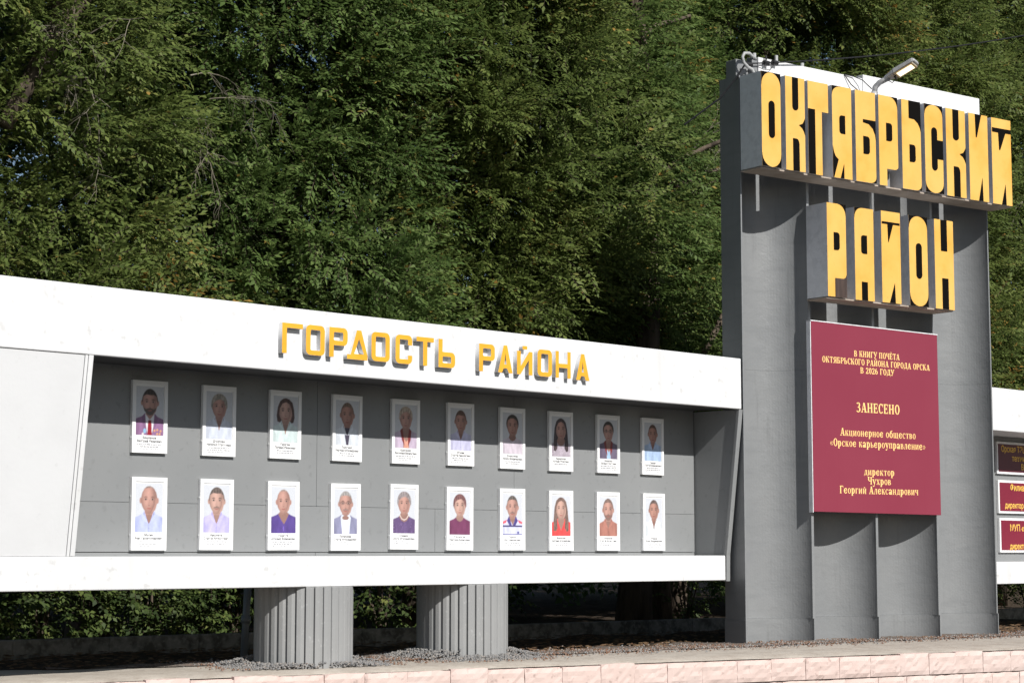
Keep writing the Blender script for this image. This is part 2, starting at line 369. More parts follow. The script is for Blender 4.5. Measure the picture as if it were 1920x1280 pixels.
m.prism_x([(12.708,3.086),(12.896,1.568),(12.901,1.30),(12.945,1.30),(12.935,1.568),(12.745,3.086)], 16.390, 16.452)
m.box(16.42, 16.505, 13.02, YB+.1, 1.305, 3.085)  # added filler, blocks the sun slit between stand and pylon
m.build('end_wall', GREYW, st, bevel=.004)

# raised letters on the fascia
def rrect(x0, y0, x1, y1, r, corners='1111', n=4):
    P = []
    for k, (cx_, cy_, a) in enumerate([(x1-r, y1-r, 0), (x0+r, y1-r, 90), (x0+r, y0+r, 180), (x1-r, y0+r, 270)]):
        if corners[k] == '1': P += arc(cx_, cy_, r, r, a, a+90, n)
        else: P.append([(x1, y1), (x0, y1), (x0, y0), (x1, y0)][k])
    return P
def fascia_glyph(ch, w, h, s=.05):
    r = .045; q = .012
    if ch == 'Г': return [[(0,0),(s,0),(s,h-s*.8),(w,h-s*.8),(w,h),(0,h)]]
    if ch == 'О': return [rrect(0,0,w,h,r), rrect(s,s*.8,w-s,h-s*.8,q)[::-1]]
    if ch == 'Р': return [[(0,0),(s,0),(s,h*.40)]+arc(w-r,h*.40+r,r,r,270,360,4)+arc(w-r,h-r,r,r,0,90,4)+[(0,h)], rrect(s,h*.40+s*.8,w-s,h-s*.8,q)[::-1]]
    if ch == 'Д': return [[(-.02,0),(w,0),(w,.04),(w*.66,h),(w*.42,h),(.02,.04),(-.02,.04)], [(w*.28,.048),(w*.54,h*.70),(w*.80,.048)]]
    if ch == 'С': return [[(w,h*.66)]+arc(w-r,h-r,r,r,0,90,4)+arc(r,h-r,r,r,90,180,4)+arc(r,r,r,r,180,270,4)+arc(w-r,r,r,r,270,360,4)+[(w,h*.30),(w-s,h*.30)]+[(w-s,s*.8),(s,s*.8),(s,h-s*.8),(w-s,h-s*.8),(w-s,h*.66)]]
    if ch == 'Т': return [[(w/2-s*.5,0),(w/2+s*.5,0),(w/2+s*.5,h-s*.8),(w,h-s*.8),(w,h),(0,h),(0,h-s*.8),(w/2-s*.5,h-s*.8)]]
    if ch == 'Ь': return [[(0,0)]+arc(w-r,r,r,r,270,360,4)+arc(w-r,h*.55-r,r,r,0,90,4)+[(s,h*.55),(s,h),(0,h)], rrect(s,s*.8,w-s,h*.55-s*.8,q)[::-1]]
    if ch == 'А': return [[(0,0),(s,0),(s+.022,h*.16),(w-s-.022,h*.16),(w-s,0),(w,0),(w*.62,h),(w*.38,h)], [(s+.030,h*.30),(w/2,h*.72),(w-s-.030,h*.30)]]
    if ch == 'Й': return [[(0,0),(s*.9,0),(w-s,h*.55),(w-s,0),(w,0),(w,h*.86),(w-s*.9,h*.86),(s,h*.31),(s,h*.86),(0,h*.86)], [(w*.36,h*.93),(w*.66,h*.93),(w*.66,h*1.06),(w*.36,h*1.06)]]
    if ch == 'Н': return [[(0,0),(s*.9,0),(s*.9,h*.38),(w-s*.9,h*.38),(w-s*.9,0),(w,0),(w,h),(w-s*.9,h),(w-s*.9,h*.38+s*.8),(s*.9,h*.38+s*.8),(s*.9,h),(0,h)]]
sg = thing('fascia_lettering', 'ochre raised letters on the white fascia spelling the heading above the portraits', 'lettering', (12.1, YF, 3.23))
inv = ROOTS[sg.name]
for ch, x0, x1 in [('Г',10.224,10.445),('О',10.478,10.683),('Р',10.732,10.936),('Д',10.95,11.161),('О',11.205,11.417),('С',11.484,11.681),('Т',11.732,11.942),('Ь',11.999,12.204),
                   ('Р',12.505,12.707),('А',12.75,12.939),('Й',12.997,13.204),('О',13.271,13.469),('Н',13.519,13.728),('А',13.804,13.992)]:
    me = curve_mesh(fascia_glyph(ch, x1-x0, .252), .05, OCHRE, WHITE)
    me.transform(Matrix.Translation((x0, YF-.026, 3.234 + rr.uniform(-.003,.003))) @ UPR)
    obj('letter', me, sg, inv=inv)

# fluted columns under the stand
for i, (cx_, cy_) in enumerate([(10.97, 13.235), (12.87, 13.235)]):
    c = thing('fluted_column', ['grey ribbed column under the stand, nearer the left end', 'grey ribbed column under the stand, nearer the tall pylon'][i], 'column', (cx_, cy_, G), 0, 'ribbed columns carrying the portrait stand')
    m = MB(); n = 34; P = []
    for k in range(n):
        a = 2*PI*k/n; d = 2*PI/n
        dg = math.degrees(a); sd = min(1, max(.12, 1-(dg-232)/50)) if dg > 120 else .12
        for (t, r) in [(.0, .424), (.45, .424-.004*sd), (.95, .424-.024*sd)]: P.append((cx_+r*math.cos(a+d*t), cy_+r*math.sin(a+d*t)))
    m.prism(P, G-.05, 1.3105)
    m.build('ribbed_shaft', METAL, c, bevel=.003)
pp = thing('grey_post', 'thin grey pipe post standing left of the first ribbed column', 'post', (11.3, 14.35, G))
m = MB(); m.tube([(11.20,14.35,G-.05),(11.22,14.35,1.0),(11.24,14.35,1.36)], .034, 8); m.build('pipe', GREY, pp, smooth=True)
m = MB(); m.tube([(11.213,14.35,.96),(11.223,14.35,1.03)], .046, 8); m.build('collar', GREY, pp, smooth=True)

# ------------------------------------------------------------------ portraits
PC = {}
def pmat(c, nm='print'):
    k = tuple(round(x, 3) for x in c)
    if k not in PC:
        PC[k] = mat('%s_ink_%d' % (nm, len(PC)), tuple(x*.72 for x in k), 0.45, 0.25, noise=[(60, .4, .65, tuple(min(1, x*.80+.008) for x in k), .6)])
    return PC[k]
SKIN = (0.52, 0.30, 0.25); SKIN2 = (0.57, 0.36, 0.30); SKIN3 = (0.46, 0.25, 0.20)
PW, PH = .268, .395
def ell(cx, cy, rx, ry, n=22, chin=0.0, a0=0, a1=360):
    P = []
    for i in range(n):
        a = math.radians(a0+(a1-a0)*i/(n-1 if a1-a0 < 360 else n)); x = rx*math.cos(a); y = ry*math.sin(a)
        if y < 0: x *= 1-chin*(y/ry)**2
        P.append((cx+x, cy+y))
    return P
def mul(c, k): return tuple(min(.9, x*k) for x in c)
def person_print(hair='short', hc=(.08,.06,.05), skin=SKIN, top='shirt', tc=(.5,.55,.75), c2=(.8,.8,.85), glasses=False, mous=None, beard=None, dx=0, sc=1.0, neck=0, brow=True, pearls=False, grey_side=None):
    """polygons of the printed photograph, back to front; unit = photo width, y up from photo bottom"""
    Q = []
    def add(p, c):
        kind = 'hair' if c is hc else 'skin' if c is skin else 'cloth' if (c is tc or c is c2) else None
        Q.append(([(min(.5,max(-.5,(x*1.16*sc+dx))) if abs(x) < .4 else math.copysign(.5, x), 0 if y <= .001 else max(0,min(1.46,1.405-(1.415-y)*sc*1.05))) for x, y in p], c, kind))
    if hair == 'long':
        add([(-.30,.25),(-.36,.55),(-.31,1.05),(-.22,1.30),(-.05,1.40),(.10,1.39),(.24,1.27),(.31,1.0),(.36,.55),(.33,.22),(.18,.30),(-.18,.30)], hc)
    if hair == 'bob':
        add([(-.30,.66),(-.33,.85),(-.29,1.12),(-.20,1.32),(-.03,1.41),(.12,1.39),(.25,1.28),(.31,1.05),(.33,.80),(.29,.64),(.16,.62),(-.16,.62)], hc)
    if hair in ('puff', 'bun'):
        add(ell(0,1.08,.29,.34), hc)
    # body
    sh = .50 if top not in ('tee', 'scoop') else .46
    body = [(-.5,0),(-.5,sh-.08),(-.42,sh),(-.27,sh+.07),(-.14,sh+.15),(.14,sh+.15),(.27,sh+.07),(.42,sh),(.5,sh-.08),(.5,0)]
    add(body, tc)
    add([(-.5,0),(-.5,sh-.08),(-.40,sh-.02),(-.34,.25),(-.36,0)], mul(tc,.82))
    add([(-.13,.52),(-.135,.80),(.135,.80),(.13,.52),(.03,.46),(-.03,.46)], mul(skin,.80))
    if top == 'suit':
        add([(-.15,.66),(-.20,.58),(-.06,0),(.06,0),(.20,.58),(.15,.66),(0,.48)], c2)
        add([(-.045,.47),(.045,.47),(.06,.36),(.075,0),(-.075,0),(-.06,.36)], (.30,.02,.035))
        add([(-.15,.68),(-.27,.56),(-.20,.30),(-.07,.02),(-.12,.30)], mul(tc,.8)); add([(.15,.68),(.27,.56),(.20,.30),(.07,.02),(.12,.30)], mul(tc,.8))
        add(ell(-.16,.14,.05,.075), (.30,.50,.70)); add(ell(-.22,.04,.035,.05), (.75,.70,.70))
        for (a, b) in [(.16,.16),(.25,.18),(.36,.15),(.25,.06),(.33,.06)]: add(ell(a,b,.03,.035), (.75,.45,.22)); add(ell(a+.005,b-.01,.012,.014), (.6,.05,.05))
    if top in ('shirt', 'coat', 'blouse'):
        add([(-.12,.58),(.12,.58),(.05,.40),(0,.32 if top != 'blouse' else .24),(-.05,.40)], skin if top != 'coat' else c2)
        if top == 'coat': add([(-.12,.58),(.12,.58),(.09,.30),(.05,0),(-.03,0),(-.09,.30)], c2)
        add([(-.15,.70),(-.24,.56),(-.17,.42),(-.02,.33),(-.08,.50)], mul(tc,1.14)); add([(.15,.70),(.24,.56),(.17,.42),(.02,.33),(.08,.50)], mul(tc,1.08))
        add([(-.15,.68),(-.13,.56),(-.05,.44),(-.10,.50),(-.165,.60)], mul(tc,.45)); add([(.15,.68),(.13,.56),(.05,.44),(.10,.50),(.165,.60)], mul(tc,.45))
        if top == 'shirt': add([(-.006,0),(-.006,.32),(.006,.32),(.006,0)], mul(tc,.62)); add(ell(.0,.2,.012,.015,8), mul(tc,.45)); add(ell(.0,.06,.012,.015,8), mul(tc,.45))
    if top == 'vneck': 
        add([(-.20,.60),(-.13,.68),(.13,.68),(.20,.60),(.10,.40),(.02,.27),(-.08,.40)], skin); add([(-.01,.05),(-.01,.2),(.01,.2),(.01,.05)], mul(tc,2.2))
    if top == 'jacket':
        add([(-.15,.64),(-.19,.54),(-.12,0),(.14,0),(.20,.54),(.15,.64)], c2); add(ell(0,.54,.13,.075), skin)
    if top == 'tee': add([(-.17,.57),(-.14,.66),(.14,.66),(.17,.57),(.10,.48),(0,.44),(-.10,.48)], skin)
    if top == 'scoop':
        add([(-.21,.55),(-.14,.68),(.14,.68),(.21,.55),(.12,.42),(0,.37),(-.12,.42)], skin)
        for k in range(26): 
            a = rr.uniform(-.45,.45); b = rr.uniform(.02,.34); add(ell(a,b,.014,.014,6), mul(tc,1.7))
    if top == 'vblouse': add([(-.17,.58),(-.13,.68),(.13,.68),(.17,.58),(.0,.20)], skin)
    if top == 'openjacket':
        add([(-.14,.66),(-.10,0),(.14,0),(.15,.66)], skin); add([(-.08,.30),(-.08,0),(.12,0),(.12,.30),(.02,.20)], c2)
        add([(-.14,.68),(-.24,.58),(-.16,.25),(-.05,.05),(-.08,.32)], (.22,.04,.04)); add([(.14,.68),(.24,.58),(.20,.25),(.10,.05),(.09,.32)], (.22,.04,.04))
    if top == 'polo':
        add([(-.5,.30),(-.5,.36),(.5,.36),(.5,.30)], (.06,.05,.14)); add([(-.5,.40),(-.42,.48),(-.24,.56),(-.30,.44)], (.65,.13,.16)); add([(.5,.40),(.42,.48),(.24,.56),(.30,.44)], (.65,.13,.16))
        add([(-.12,.60),(.12,.60),(.02,.34)], skin); add([(-.15,.70),(-.25,.52),(-.14,.36),(-.02,.34),(-.09,.50)], (.09,.07,.24)); add([(.15,.70),(.25,.52),(.14,.36),(.02,.34),(.09,.50)], (.09,.07,.24))
        add([(-.5,.02),(-.5,.05),(.5,.05),(.5,.02)], (.10,.10,.28)); add([(.22,.06),(.22,.14),(.30,.14),(.30,.06)], (.10,.10,.28))
    if pearls: add([(-.19,.60),(-.17,.62),(-.10,.50),(0,.455),(.10,.50),(.17,.62),(.19,.60),(.11,.475),(0,.425),(-.11,.475)], (.80,.70,.66))
    if hair == 'long':
        add([(-.36,.20),(-.36,.55),(-.31,.95),(-.20,.95),(-.19,.55),(-.17,.30),(-.24,.18)], hc); add([(.36,.20),(.36,.55),(.31,.95),(.20,.95),(.19,.55),(.17,.30),(.26,.16)], hc)
    # head
    if hair in ('short', 'bald', 'crop', 'grey'):
        add(ell(-.262,.98,.035,.085,12), mul(skin,.85)); add(ell(.262,.98,.035,.085,12), mul(skin,.85))
    add(ell(0,1.0,.25,.385,30,.17), skin)
    add([(.25,1.05),(.245,.90),(.19,.72),(.10,.625),(.05,.615),(.10,.70),(.17,.85),(.19,1.05)], mul(skin,.84))
    add([(-.13,.66),(0,.615),(.13,.66),(.10,.625),(0,.60),(-.10,.625)], mul(skin,.62))
    if beard: add([(-.22,.86),(-.18,.74),(-.08,.635),(0,.612),(.08,.635),(.18,.74),(.22,.86),(.14,.80),(.06,.795),(0,.80),(-.06,.795),(-.14,.80)], beard)
    cap = ell(0,1.0,.265,.41,30,.2,0,180)
    if hair == 'short': add(cap+[(-.262,.98),(-.24,1.02),(-.225,1.17),(-.12,1.235),(.02,1.215),(.13,1.225),(.22,1.17),(.24,1.02),(.262,.98)], hc)
    if hair == 'grey': add(cap+[(-.25,1.0),(-.235,1.17),(-.15,1.25),(.0,1.27),(.14,1.25),(.225,1.17),(.25,1.0)], hc)
    if hair == 'crop': add(cap+[(-.262,1.0),(-.238,1.04),(-.225,1.18),(-.12,1.255),(.0,1.27),(.12,1.25),(.22,1.17),(.238,1.04),(.262,1.0)], hc)
    if hair == 'bald': add(ell(0,1.0,.252,.395,24,.2,25,155)+[(-.16,1.32),(0,1.345),(.16,1.32)], hc)
    if hair == 'puff': add(ell(0,1.02,.29,.40,30,.1,-8,188)+[(-.24,.98),(-.20,1.13),(-.10,1.20),(.05,1.24),(.17,1.17),(.235,.99)], hc)
    if hair == 'bun': add(cap+[(-.255,1.0),(-.23,1.18),(-.10,1.27),(.05,1.28),(.20,1.20),(.255,1.0)], hc)
    if hair in ('bob', 'long'): add(ell(0,1.02,.29,.395,30,.1,-5,185)+[(-.25,.80),(-.215,1.08),(-.12,1.24),(.02,1.29),(.15,1.22),(.22,1.06),(.25,.80)], hc)
    # face
    ey = 1.02
    for s in (-1, 1):
        add(ell(s*.105,ey,.058,.030,12), mul(skin,.70)); add(ell(s*.105,ey-.003,.036,.017,10), (.75,.70,.68)); add(ell(s*.105,ey-.003,.028,.024,8), (.035,.025,.022))
        if brow: add([(s*.04,ey+.048),(s*.10,ey+.085),(s*.18,ey+.050),(s*.10,ey+.052)], mul(hc,.6) if sum(hc) < .6 else mul(skin,.36))
    add([(-.012,1.02),(.018,1.02),(.050,.86),(.028,.835),(-.028,.835),(-.046,.86)], mul(skin,.90)); add([(-.035,.848),(.035,.848),(.02,.832),(-.02,.832)], mul(skin,.40))
    add([(-.085,.765),(-.03,.780),(0,.774),(.03,.780),(.085,.765),(.03,.735),(-.03,.735)], (mul(skin,.72)[0]*1.05, mul(skin,.5)[1], mul(skin,.52)[2])); add([(-.08,.763),(.08,.763),(.0,.754)], mul(skin,.25))
    if mous: add([(-.11,.775),(-.08,.815),(0,.828),(.08,.815),(.11,.775),(.03,.790),(-.03,.790)], mous)
    if glasses:
        for s in (-1, 1):
            R1 = ell(s*.105,ey,.078,.055,16); R2 = ell(s*.105,ey,.066,.043,16)
            for k in range(16): add([R1[k],R1[(k+1)%16],R2[(k+1)%16],R2[k]], (.07,.06,.06))
            add([(s*.18,ey+.012),(s*.25,ey+.02),(s*.25,ey+.008),(s*.18,ey)], (.07,.06,.06))
        add([(-.03,ey+.015),(.03,ey+.015),(.03,ey+.003),(-.03,ey+.003)], (.07,.06,.06))
    return Q
def photo_mat():
    m = bpy.data.materials.new('printed_photo'); m.use_nodes = True; n = m.node_tree; b = n.nodes['Principled BSDF']
    at = n.nodes.new('ShaderNodeAttribute'); at.attribute_name = 'photo'; n.links.new(at.outputs['Color'], b.inputs['Base Color'])
    b.inputs['Roughness'].default_value = .38; b.inputs['Specular IOR Level'].default_value = .35
    return m
PHOTO = photo_mat()
def raster_print(polys, seed, W=54, H=80, ss=3):
    """the printed photograph as a fine grid of coloured points: flat shapes softened, modelled and grained like a photo"""
    g = np.random.default_rng(seed+500); hh = PH/PW
    xs = (np.arange(W*ss)+.5)/(W*ss)-.5; ys = (np.arange(H*ss)+.5)/(H*ss)*hh
    X, Y = np.meshgrid(xs, ys)
    def field(fx, fy, ph=0): return np.sin(X*fx+ph+1.3*np.sin(Y*fy*.6+ph*2))*np.cos(Y*fy+ph*1.7+.9*np.sin(X*fx*.7))
    img = np.ones((H*ss, W*ss, 3))*np.array([.50, .515, .55]); img *= (1.0+.05*Y/hh-.07*np.abs(X))[..., None]
    head = np.clip(1.08-.65*(X-(-.05))**2/.07-.30*(Y-1.06)**2/.16, .60, 1.12)
    head += .10*np.exp(-((X+.02)**2/.004+(Y-1.22)**2/.008)) + .09*np.exp(-((np.abs(X)-.12)**2/.003+(Y-.88)**2/.006)) + .08*np.exp(-(X**2/.0008+(Y-.93)**2/.012)) - .10*np.exp(-((np.abs(X)-.10)**2/.004+(Y-1.03)**2/.0016))
    fold = 1+.10*field(14, 6, seed)+.07*field(27, 9, seed*2.1)-.10*np.clip((np.abs(X)-.3)/.2, 0, 1)
    hair = 1+.30*field(60, 10, seed)+.18*field(25, 30, seed*1.3)
    for poly, c, kind in polys:
        P = np.array(poly); ins = np.zeros(X.shape, bool); j = len(P)-1
        for k in range(len(P)):
            x1, y1 = P[k]; x2, y2 = P[j]
            if y1 != y2: ins ^= ((Y < y1) != (Y < y2)) & (X < (x2-x1)*(Y-y1)/(y2-y1)+x1)
            j = k
        f = {'skin': head, 'cloth': fold, 'hair': hair}.get(kind)
        col = np.array(c)*.82
        img[ins] = col if f is None else col*f[ins][:, None]
    for _ in range(1):
        img = (img+np.roll(img, 1, 0)+np.roll(img, -1, 0))/3; img = (img+np.roll(img, 1, 1)+np.roll(img, -1, 1))/3
    img = img.reshape(H, ss, W, ss, 3).mean((1, 3))
    img *= 1+g.normal(0, .035, (H, W, 1)); img = np.clip(img, .004, .8)
    px = (np.arange(W)/(W-1)-.5); pz = np.arange(H)/(H-1)*hh; A, B = np.meshgrid(px, pz)
    V = np.stack([A.ravel(), np.zeros(W*H), B.ravel()], 1)
    q = np.arange(W*H).reshape(H, W); Q = np.stack([q[:-1, :-1], q[:-1, 1:], q[1:, 1:], q[1:, :-1]], -1).reshape(-1, 4)
    me = fast_mesh('photo_print', V, Q, [PHOTO])
    a = me.attributes.new('photo', 'FLOAT_COLOR', 'POINT')
    a.data.foreach_set('color', np.concatenate([img.reshape(-1, 3), np.ones((W*H, 1))], 1).astype(np.float32).ravel())
    return me
D_ = (.055,.042,.038); BR = (.13,.075,.055); GY = (.30,.28,.27); LG = (.46,.42,.38); BL = (.40,.30,.20)
PEOPLE = [
 # label, surname, given names, number of fine lines, spec
 ('framed portrait of a bearded man in a dark suit with red tie and medals', 'Башламов', 'Валерий Иванович', 3, dict(hair='short', hc=D_, top='suit', tc=(.30,.16,.30), beard=(.13,.10,.09), mous=(.12,.09,.08), sc=.95)),
 ('framed portrait of a grey haired woman in a pale patterned blouse, upper row', 'Десятова', 'Наталья Сергеевна', 3, dict(hair='puff', hc=(.34,.31,.27), top='blouse', tc=(.62,.66,.76), sc=.93)),
 ('framed portrait of a young woman with a dark bob in a pale mint shirt', 'Гараева', 'Полина Ивановна', 2, dict(hair='bob', hc=(.10,.055,.05), top='blouse', tc=(.62,.72,.72), skin=SKIN2, sc=.95)),
 ('framed portrait of a short haired person in a white coat over a black top', 'Ткаченко', 'Надежда Александровна', 2, dict(hair='crop', hc=(.19,.13,.10), top='coat', tc=(.68,.72,.78), c2=(.07,.06,.09), sc=.95, skin=SKIN3)),
 ('framed portrait of a fair haired woman in a pinkish lilac jacket', 'Крючкова', 'Валентина Васильевна', 4, dict(hair='puff', hc=(.46,.38,.31), top='openjacket', tc=(.56,.46,.58), c2=(.72,.36,.27), sc=.93)),
 ('framed portrait of a dark haired man in a plain lilac shirt, upper row', 'Вечкин', 'Сергей Николаевич', 3, dict(hair='short', hc=BR, top='shirt', tc=(.56,.55,.74), skin=SKIN3, sc=.9)),
 ('framed portrait of a dark haired woman in a pale mauve round neck top', 'Есмагулова', 'Наталья Владимировна', 2, dict(hair='bun', hc=D_, top='tee', tc=(.62,.55,.62), sc=.93, skin=SKIN3)),
 ('framed portrait of a woman with very long dark hair in a speckled top', 'Кириллова', 'Ксения Игоревна', 1, dict(hair='long', hc=(.07,.05,.055), top='scoop', tc=(.44,.38,.44), sc=.93)),
 ('framed portrait of a person in glasses and a dark cardigan over light blue', 'Казакова', 'Оксана Сергеевна', 3, dict(hair='bun', hc=D_, top='openjacket', tc=(.16,.13,.19), c2=(.40,.58,.78), glasses=True, sc=.9)),
 ('framed portrait of a man in a sky blue shirt, last of the upper row', 'Гаврин', 'Сергей Владимирович', 3, dict(hair='crop', hc=BR, top='shirt', tc=(.42,.55,.76), skin=SKIN3, sc=.86)),
 ('framed portrait of a balding man in a light blue shirt, first of the lower row', 'Мусин', 'Раис Гиззатуллинович', 3, dict(hair='bald', hc=(.30,.22,.20), top='shirt', tc=(.46,.50,.78), sc=1.0)),
 ('framed portrait of a man with a dark fringe and moustache in a violet blue shirt', 'Николаев', 'Сергей Алексеевич', 2, dict(hair='short', hc=(.14,.11,.10), top='shirt', tc=(.50,.46,.76), mous=(.20,.14,.12), skin=SKIN2, sc=.98)),
 ('framed portrait of a man in a deep purple V neck top', 'Поздеев', 'Александр Владимирович', 4, dict(hair='bald', hc=(.36,.28,.25), top='vneck', tc=(.11,.07,.27), sc=.93)),
 ('framed portrait of a man with glasses and moustache in a grey jacket over white', 'Поликанин', 'Сергей Александрович', 3, dict(hair='grey', hc=(.34,.32,.31), top='jacket', tc=(.27,.27,.40), c2=(.74,.78,.84), glasses=True, mous=(.24,.18,.17), sc=.95)),
 ('framed portrait of a grey haired woman in a dark violet top with pearls', 'Стаднюк', 'Ольга Александровна', 2, dict(hair='puff', hc=(.30,.26,.26), top='scoop', tc=(.14,.09,.20), pearls=True, sc=.93)),
 ('framed portrait of a woman with reddish short hair in a maroon blouse', 'Терентьева', 'Надежда Борисовна', 2, dict(hair='puff', hc=(.20,.10,.10), top='tee', tc=(.19,.055,.12), skin=SKIN2, sc=.93)),
 ('framed portrait of a man with moustache in a striped white and navy polo shirt', 'Ткачёв', 'Олег Николаевич', 3, dict(hair='grey', hc=(.14,.12,.11), top='polo', tc=(.62,.63,.82), mous=(.18,.14,.13), sc=.95)),
 ('framed portrait of a woman with long brown hair in a bright red blouse', 'Филатова', 'Екатерина Александровна', 2, dict(hair='long', hc=(.20,.13,.11), top='vblouse', tc=(.78,.085,.085), skin=SKIN2, sc=.95)),
 ('framed portrait of a bearded man in a rust brown shirt', 'Черкасов', 'Сергей Алексеевич', 2, dict(hair='crop', hc=(.22,.15,.13), top='shirt', tc=(.42,.19,.15), beard=(.24,.15,.13), mous=(.22,.14,.12), sc=.97)),
 ('framed portrait of a man in an open white shirt, last of the lower row', 'Чернов', 'Игорь Владимирович', 4, dict(hair='crop', hc=(.15,.11,.10), top='blouse', tc=(.70,.73,.76), skin=SKIN3, sc=.92)),
]
FW, FH = .345, .588
XS0 = 9.385
def make_portrait(i):
    label, sur, giv, nl, spec = PEOPLE[i]
    row, k = divmod(i, 10)
    x = XS0 + .7*k + [0,.0,.012,.014,.02,.02,.014,0,.006,0][k] + (0 if row == 0 else [.01,-.012,-.01,-.01,-.015,-.01,0,.0,-.008,.01][k])
    zc = (2.694 if row == 0 else 1.916) + rr.uniform(-.006,.006)
    t = thing('portrait_frame', label, 'portrait', (x, YB, zc), 0, 'framed portraits on the honour board')
    tilt = rr.uniform(-.006, .006)
    T = Matrix.Rotation(tilt, 4, 'Y')
    hw, hh = FW/2, FH/2; il, it, ib = .034, .036, .030; dp = .034
    m = MB()
    O = [(-hw,-hh),(hw,-hh),(hw,hh),(-hw,hh)]; I = [(-hw+il,-hh+ib),(hw-il,-hh+ib),(hw-il,hh-it),(-hw+il,hh-it)]
    vs = [(a,-.002,b) for a,b in O]+[(a,-dp,b) for a,b in O]+[(a,-dp,b) for a,b in I]+[(a,-dp+.007,b) for a,b in I]
    fs = []
    for q in range(4):
        n = (q+1)%4
        fs += [(q,n,4+n,4+q),(4+q,4+n,8+n,8+q),(8+q,8+n,12+n,12+q)]
    fs += [(3,2,1,0)]
    m.add(vs, fs)
    m.add([(a,-dp+.0068,b) for a,b in I], [(0,1,2,3)])
    for zz in (-.17,.14): m.box(-hw-.006,-hw+.0005,-.022,-.014,zz-.004,zz+.004)
    fr = obj('frame', m.mesh('frame', FRAMEW), t, bevel=.0016, inv=T)
    yb = -dp+.0060
    # printed photograph
    pb = hh - it - .012 - PH
    me = raster_print(person_print(**spec), i)
    me.transform(Matrix.Translation((0, yb, pb)) @ Matrix.Diagonal((PW, 1, PW, 1)))
    obj('photo_print', me, t, inv=T)
    # caption
    ms = []
    zz = pb - .030
    for txt in (sur, giv):
        me = text_mesh(txt, .0265, INK, bold=.0004); xs_ = [v.co.x for v in me.vertices]; wd = max(xs_)-min(xs_)
        if wd > PW*.98: me.transform(Matrix.Diagonal((PW*.98/wd,1,1,1)))
        me.transform(Matrix.Translation((0, yb-.0006, zz)) @ UPR); ms.append(me); zz -= .0265
    b = MB(); zz -= -.004
    for l_ in range(nl):
        wd = PW*rr.uniform(.6,1.0); xx = -wd/2
        while xx < wd/2:
            ww = min(rr.uniform(.010,.034), wd/2-xx); yy = .0065+rr.uniform(0,.002)
            n2 = max(2, int(ww/.0045))
            for q in range(n2):
                b.box(xx+q*ww/n2, xx+q*ww/n2+ww/n2*.55, yb-.0012, yb-.0006, zz, zz+yy*rr.choice([.8,1,1,1.15]))
            xx += ww+.006
        zz -= .0185
    ms.append(b.mesh('lines', INK2))
    me = join(ms, 'caption'); obj('caption', me, t, inv=T)
for i in range(20): make_portrait(i)

# ------------------------------------------------------------------ right wing of the display
wg = thing('plaque_stand', 'white framed display wing with dark red plaques, right of the tall pylon', 'display stand', (23, 13.1, G))
m = MB(); m.box(21.6, 27, YB, YB+.1, 1.25, 3.5); m.build('back_wall', GREYW, wg)
m = MB(); m.box(21.3, 27, YF, YB+.12, 3.09, 3.62); m.build('fascia', WHITE, wg, bevel=.008)
m = MB(); m.box(21.5, 27, YM, YB+.12, 1.21, 1.483); m.build('lower_beam', WHITE, wg, bevel=.008)
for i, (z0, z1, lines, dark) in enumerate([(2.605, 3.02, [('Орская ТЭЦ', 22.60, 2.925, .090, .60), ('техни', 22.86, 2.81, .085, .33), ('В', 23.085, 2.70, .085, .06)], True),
                              (2.10, 2.525, [('Филиал', 22.80, 2.43, .095, .40), ('директор', 22.66, 2.20, .085, .46)], False), (1.60, 2.04, [('МУП «О', 22.765, 1.91, .095, .42), ('директор', 22.755, 1.675, .085, .46)], False)]):
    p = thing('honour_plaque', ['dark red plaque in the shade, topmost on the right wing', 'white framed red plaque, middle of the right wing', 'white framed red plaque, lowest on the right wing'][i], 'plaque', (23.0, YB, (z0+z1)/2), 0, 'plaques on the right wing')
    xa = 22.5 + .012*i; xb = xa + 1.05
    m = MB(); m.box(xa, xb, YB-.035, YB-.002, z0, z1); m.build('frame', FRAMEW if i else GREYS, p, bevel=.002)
    m = MB(); m.box(xa+.03, xb-.03, YB-.039, YB-.034, z0+.03, z1-.03); m.build('panel', MAROON2 if i else mat('shaded_maroon_plaque', (.09,.012,.022), .35, .4), p)  # top panel: plaque maroon with the fascia's shade put into its colour
    ms = []
    for (tx, x_, z_, s_, w_) in lines:
        me = text_mesh(tx, s_*1.25, GOLD2, width=w_/.72, align='LEFT', bold=.0012); me.transform(Matrix.Translation((x_, YB-.0405, z_-s_*.38)) @ UPR @ Matrix.Diagonal((.72,1,1,1))); ms.append(me)
    obj('lettering', join(ms, 'lettering'), p, inv=ROOTS[p.name])

# ------------------------------------------------------------------ the tall pylon
TL = Vector((16.46, 12.68, 0)); TR = -math.radians(8.8)
def tthing(name, label, cat, u, y, z, group=None):
    M = Matrix.Translation(TL) @ Matrix.Rotation(TR, 4, 'Z'); p = M @ Vector((u, y, z))
    o = thing(name, label, cat, p, TR, group); ROOTS[o.name] = Matrix.Translation((-u, -y, -z)); return o      # authored in pylon space: x along the face, y inward, z up
RV = .035
def flute_plan(dep, ridge=.018, n=44):
    P = []
    for i in range(4):
        for k in range(n+1):
            a = PI*k/n; fu = .5-(.5-ridge)*math.cos(a)
            P.append((i+fu, RV+dep*math.sin(a)))
        if i < 3: pass
    return P
py = tthing('pylon', 'tall grey concrete pylon of four concave flutes with a white top board', 'pylon', 2.0, .3, G)
BACK = [(4.0, .34), (3.72, .62), (.28, .62), (0, .34)]
m = MB()
fp = [(0, RV)]+flute_plan(.42)+[(4.0, RV)]
zs = [.90, 3.565, 6.665]
for z0, z1 in zip(zs, zs[1:]): 
    m.prism(fp+BACK, z0 + (.0008 if z0 > .9 else 0), z1-.0008)
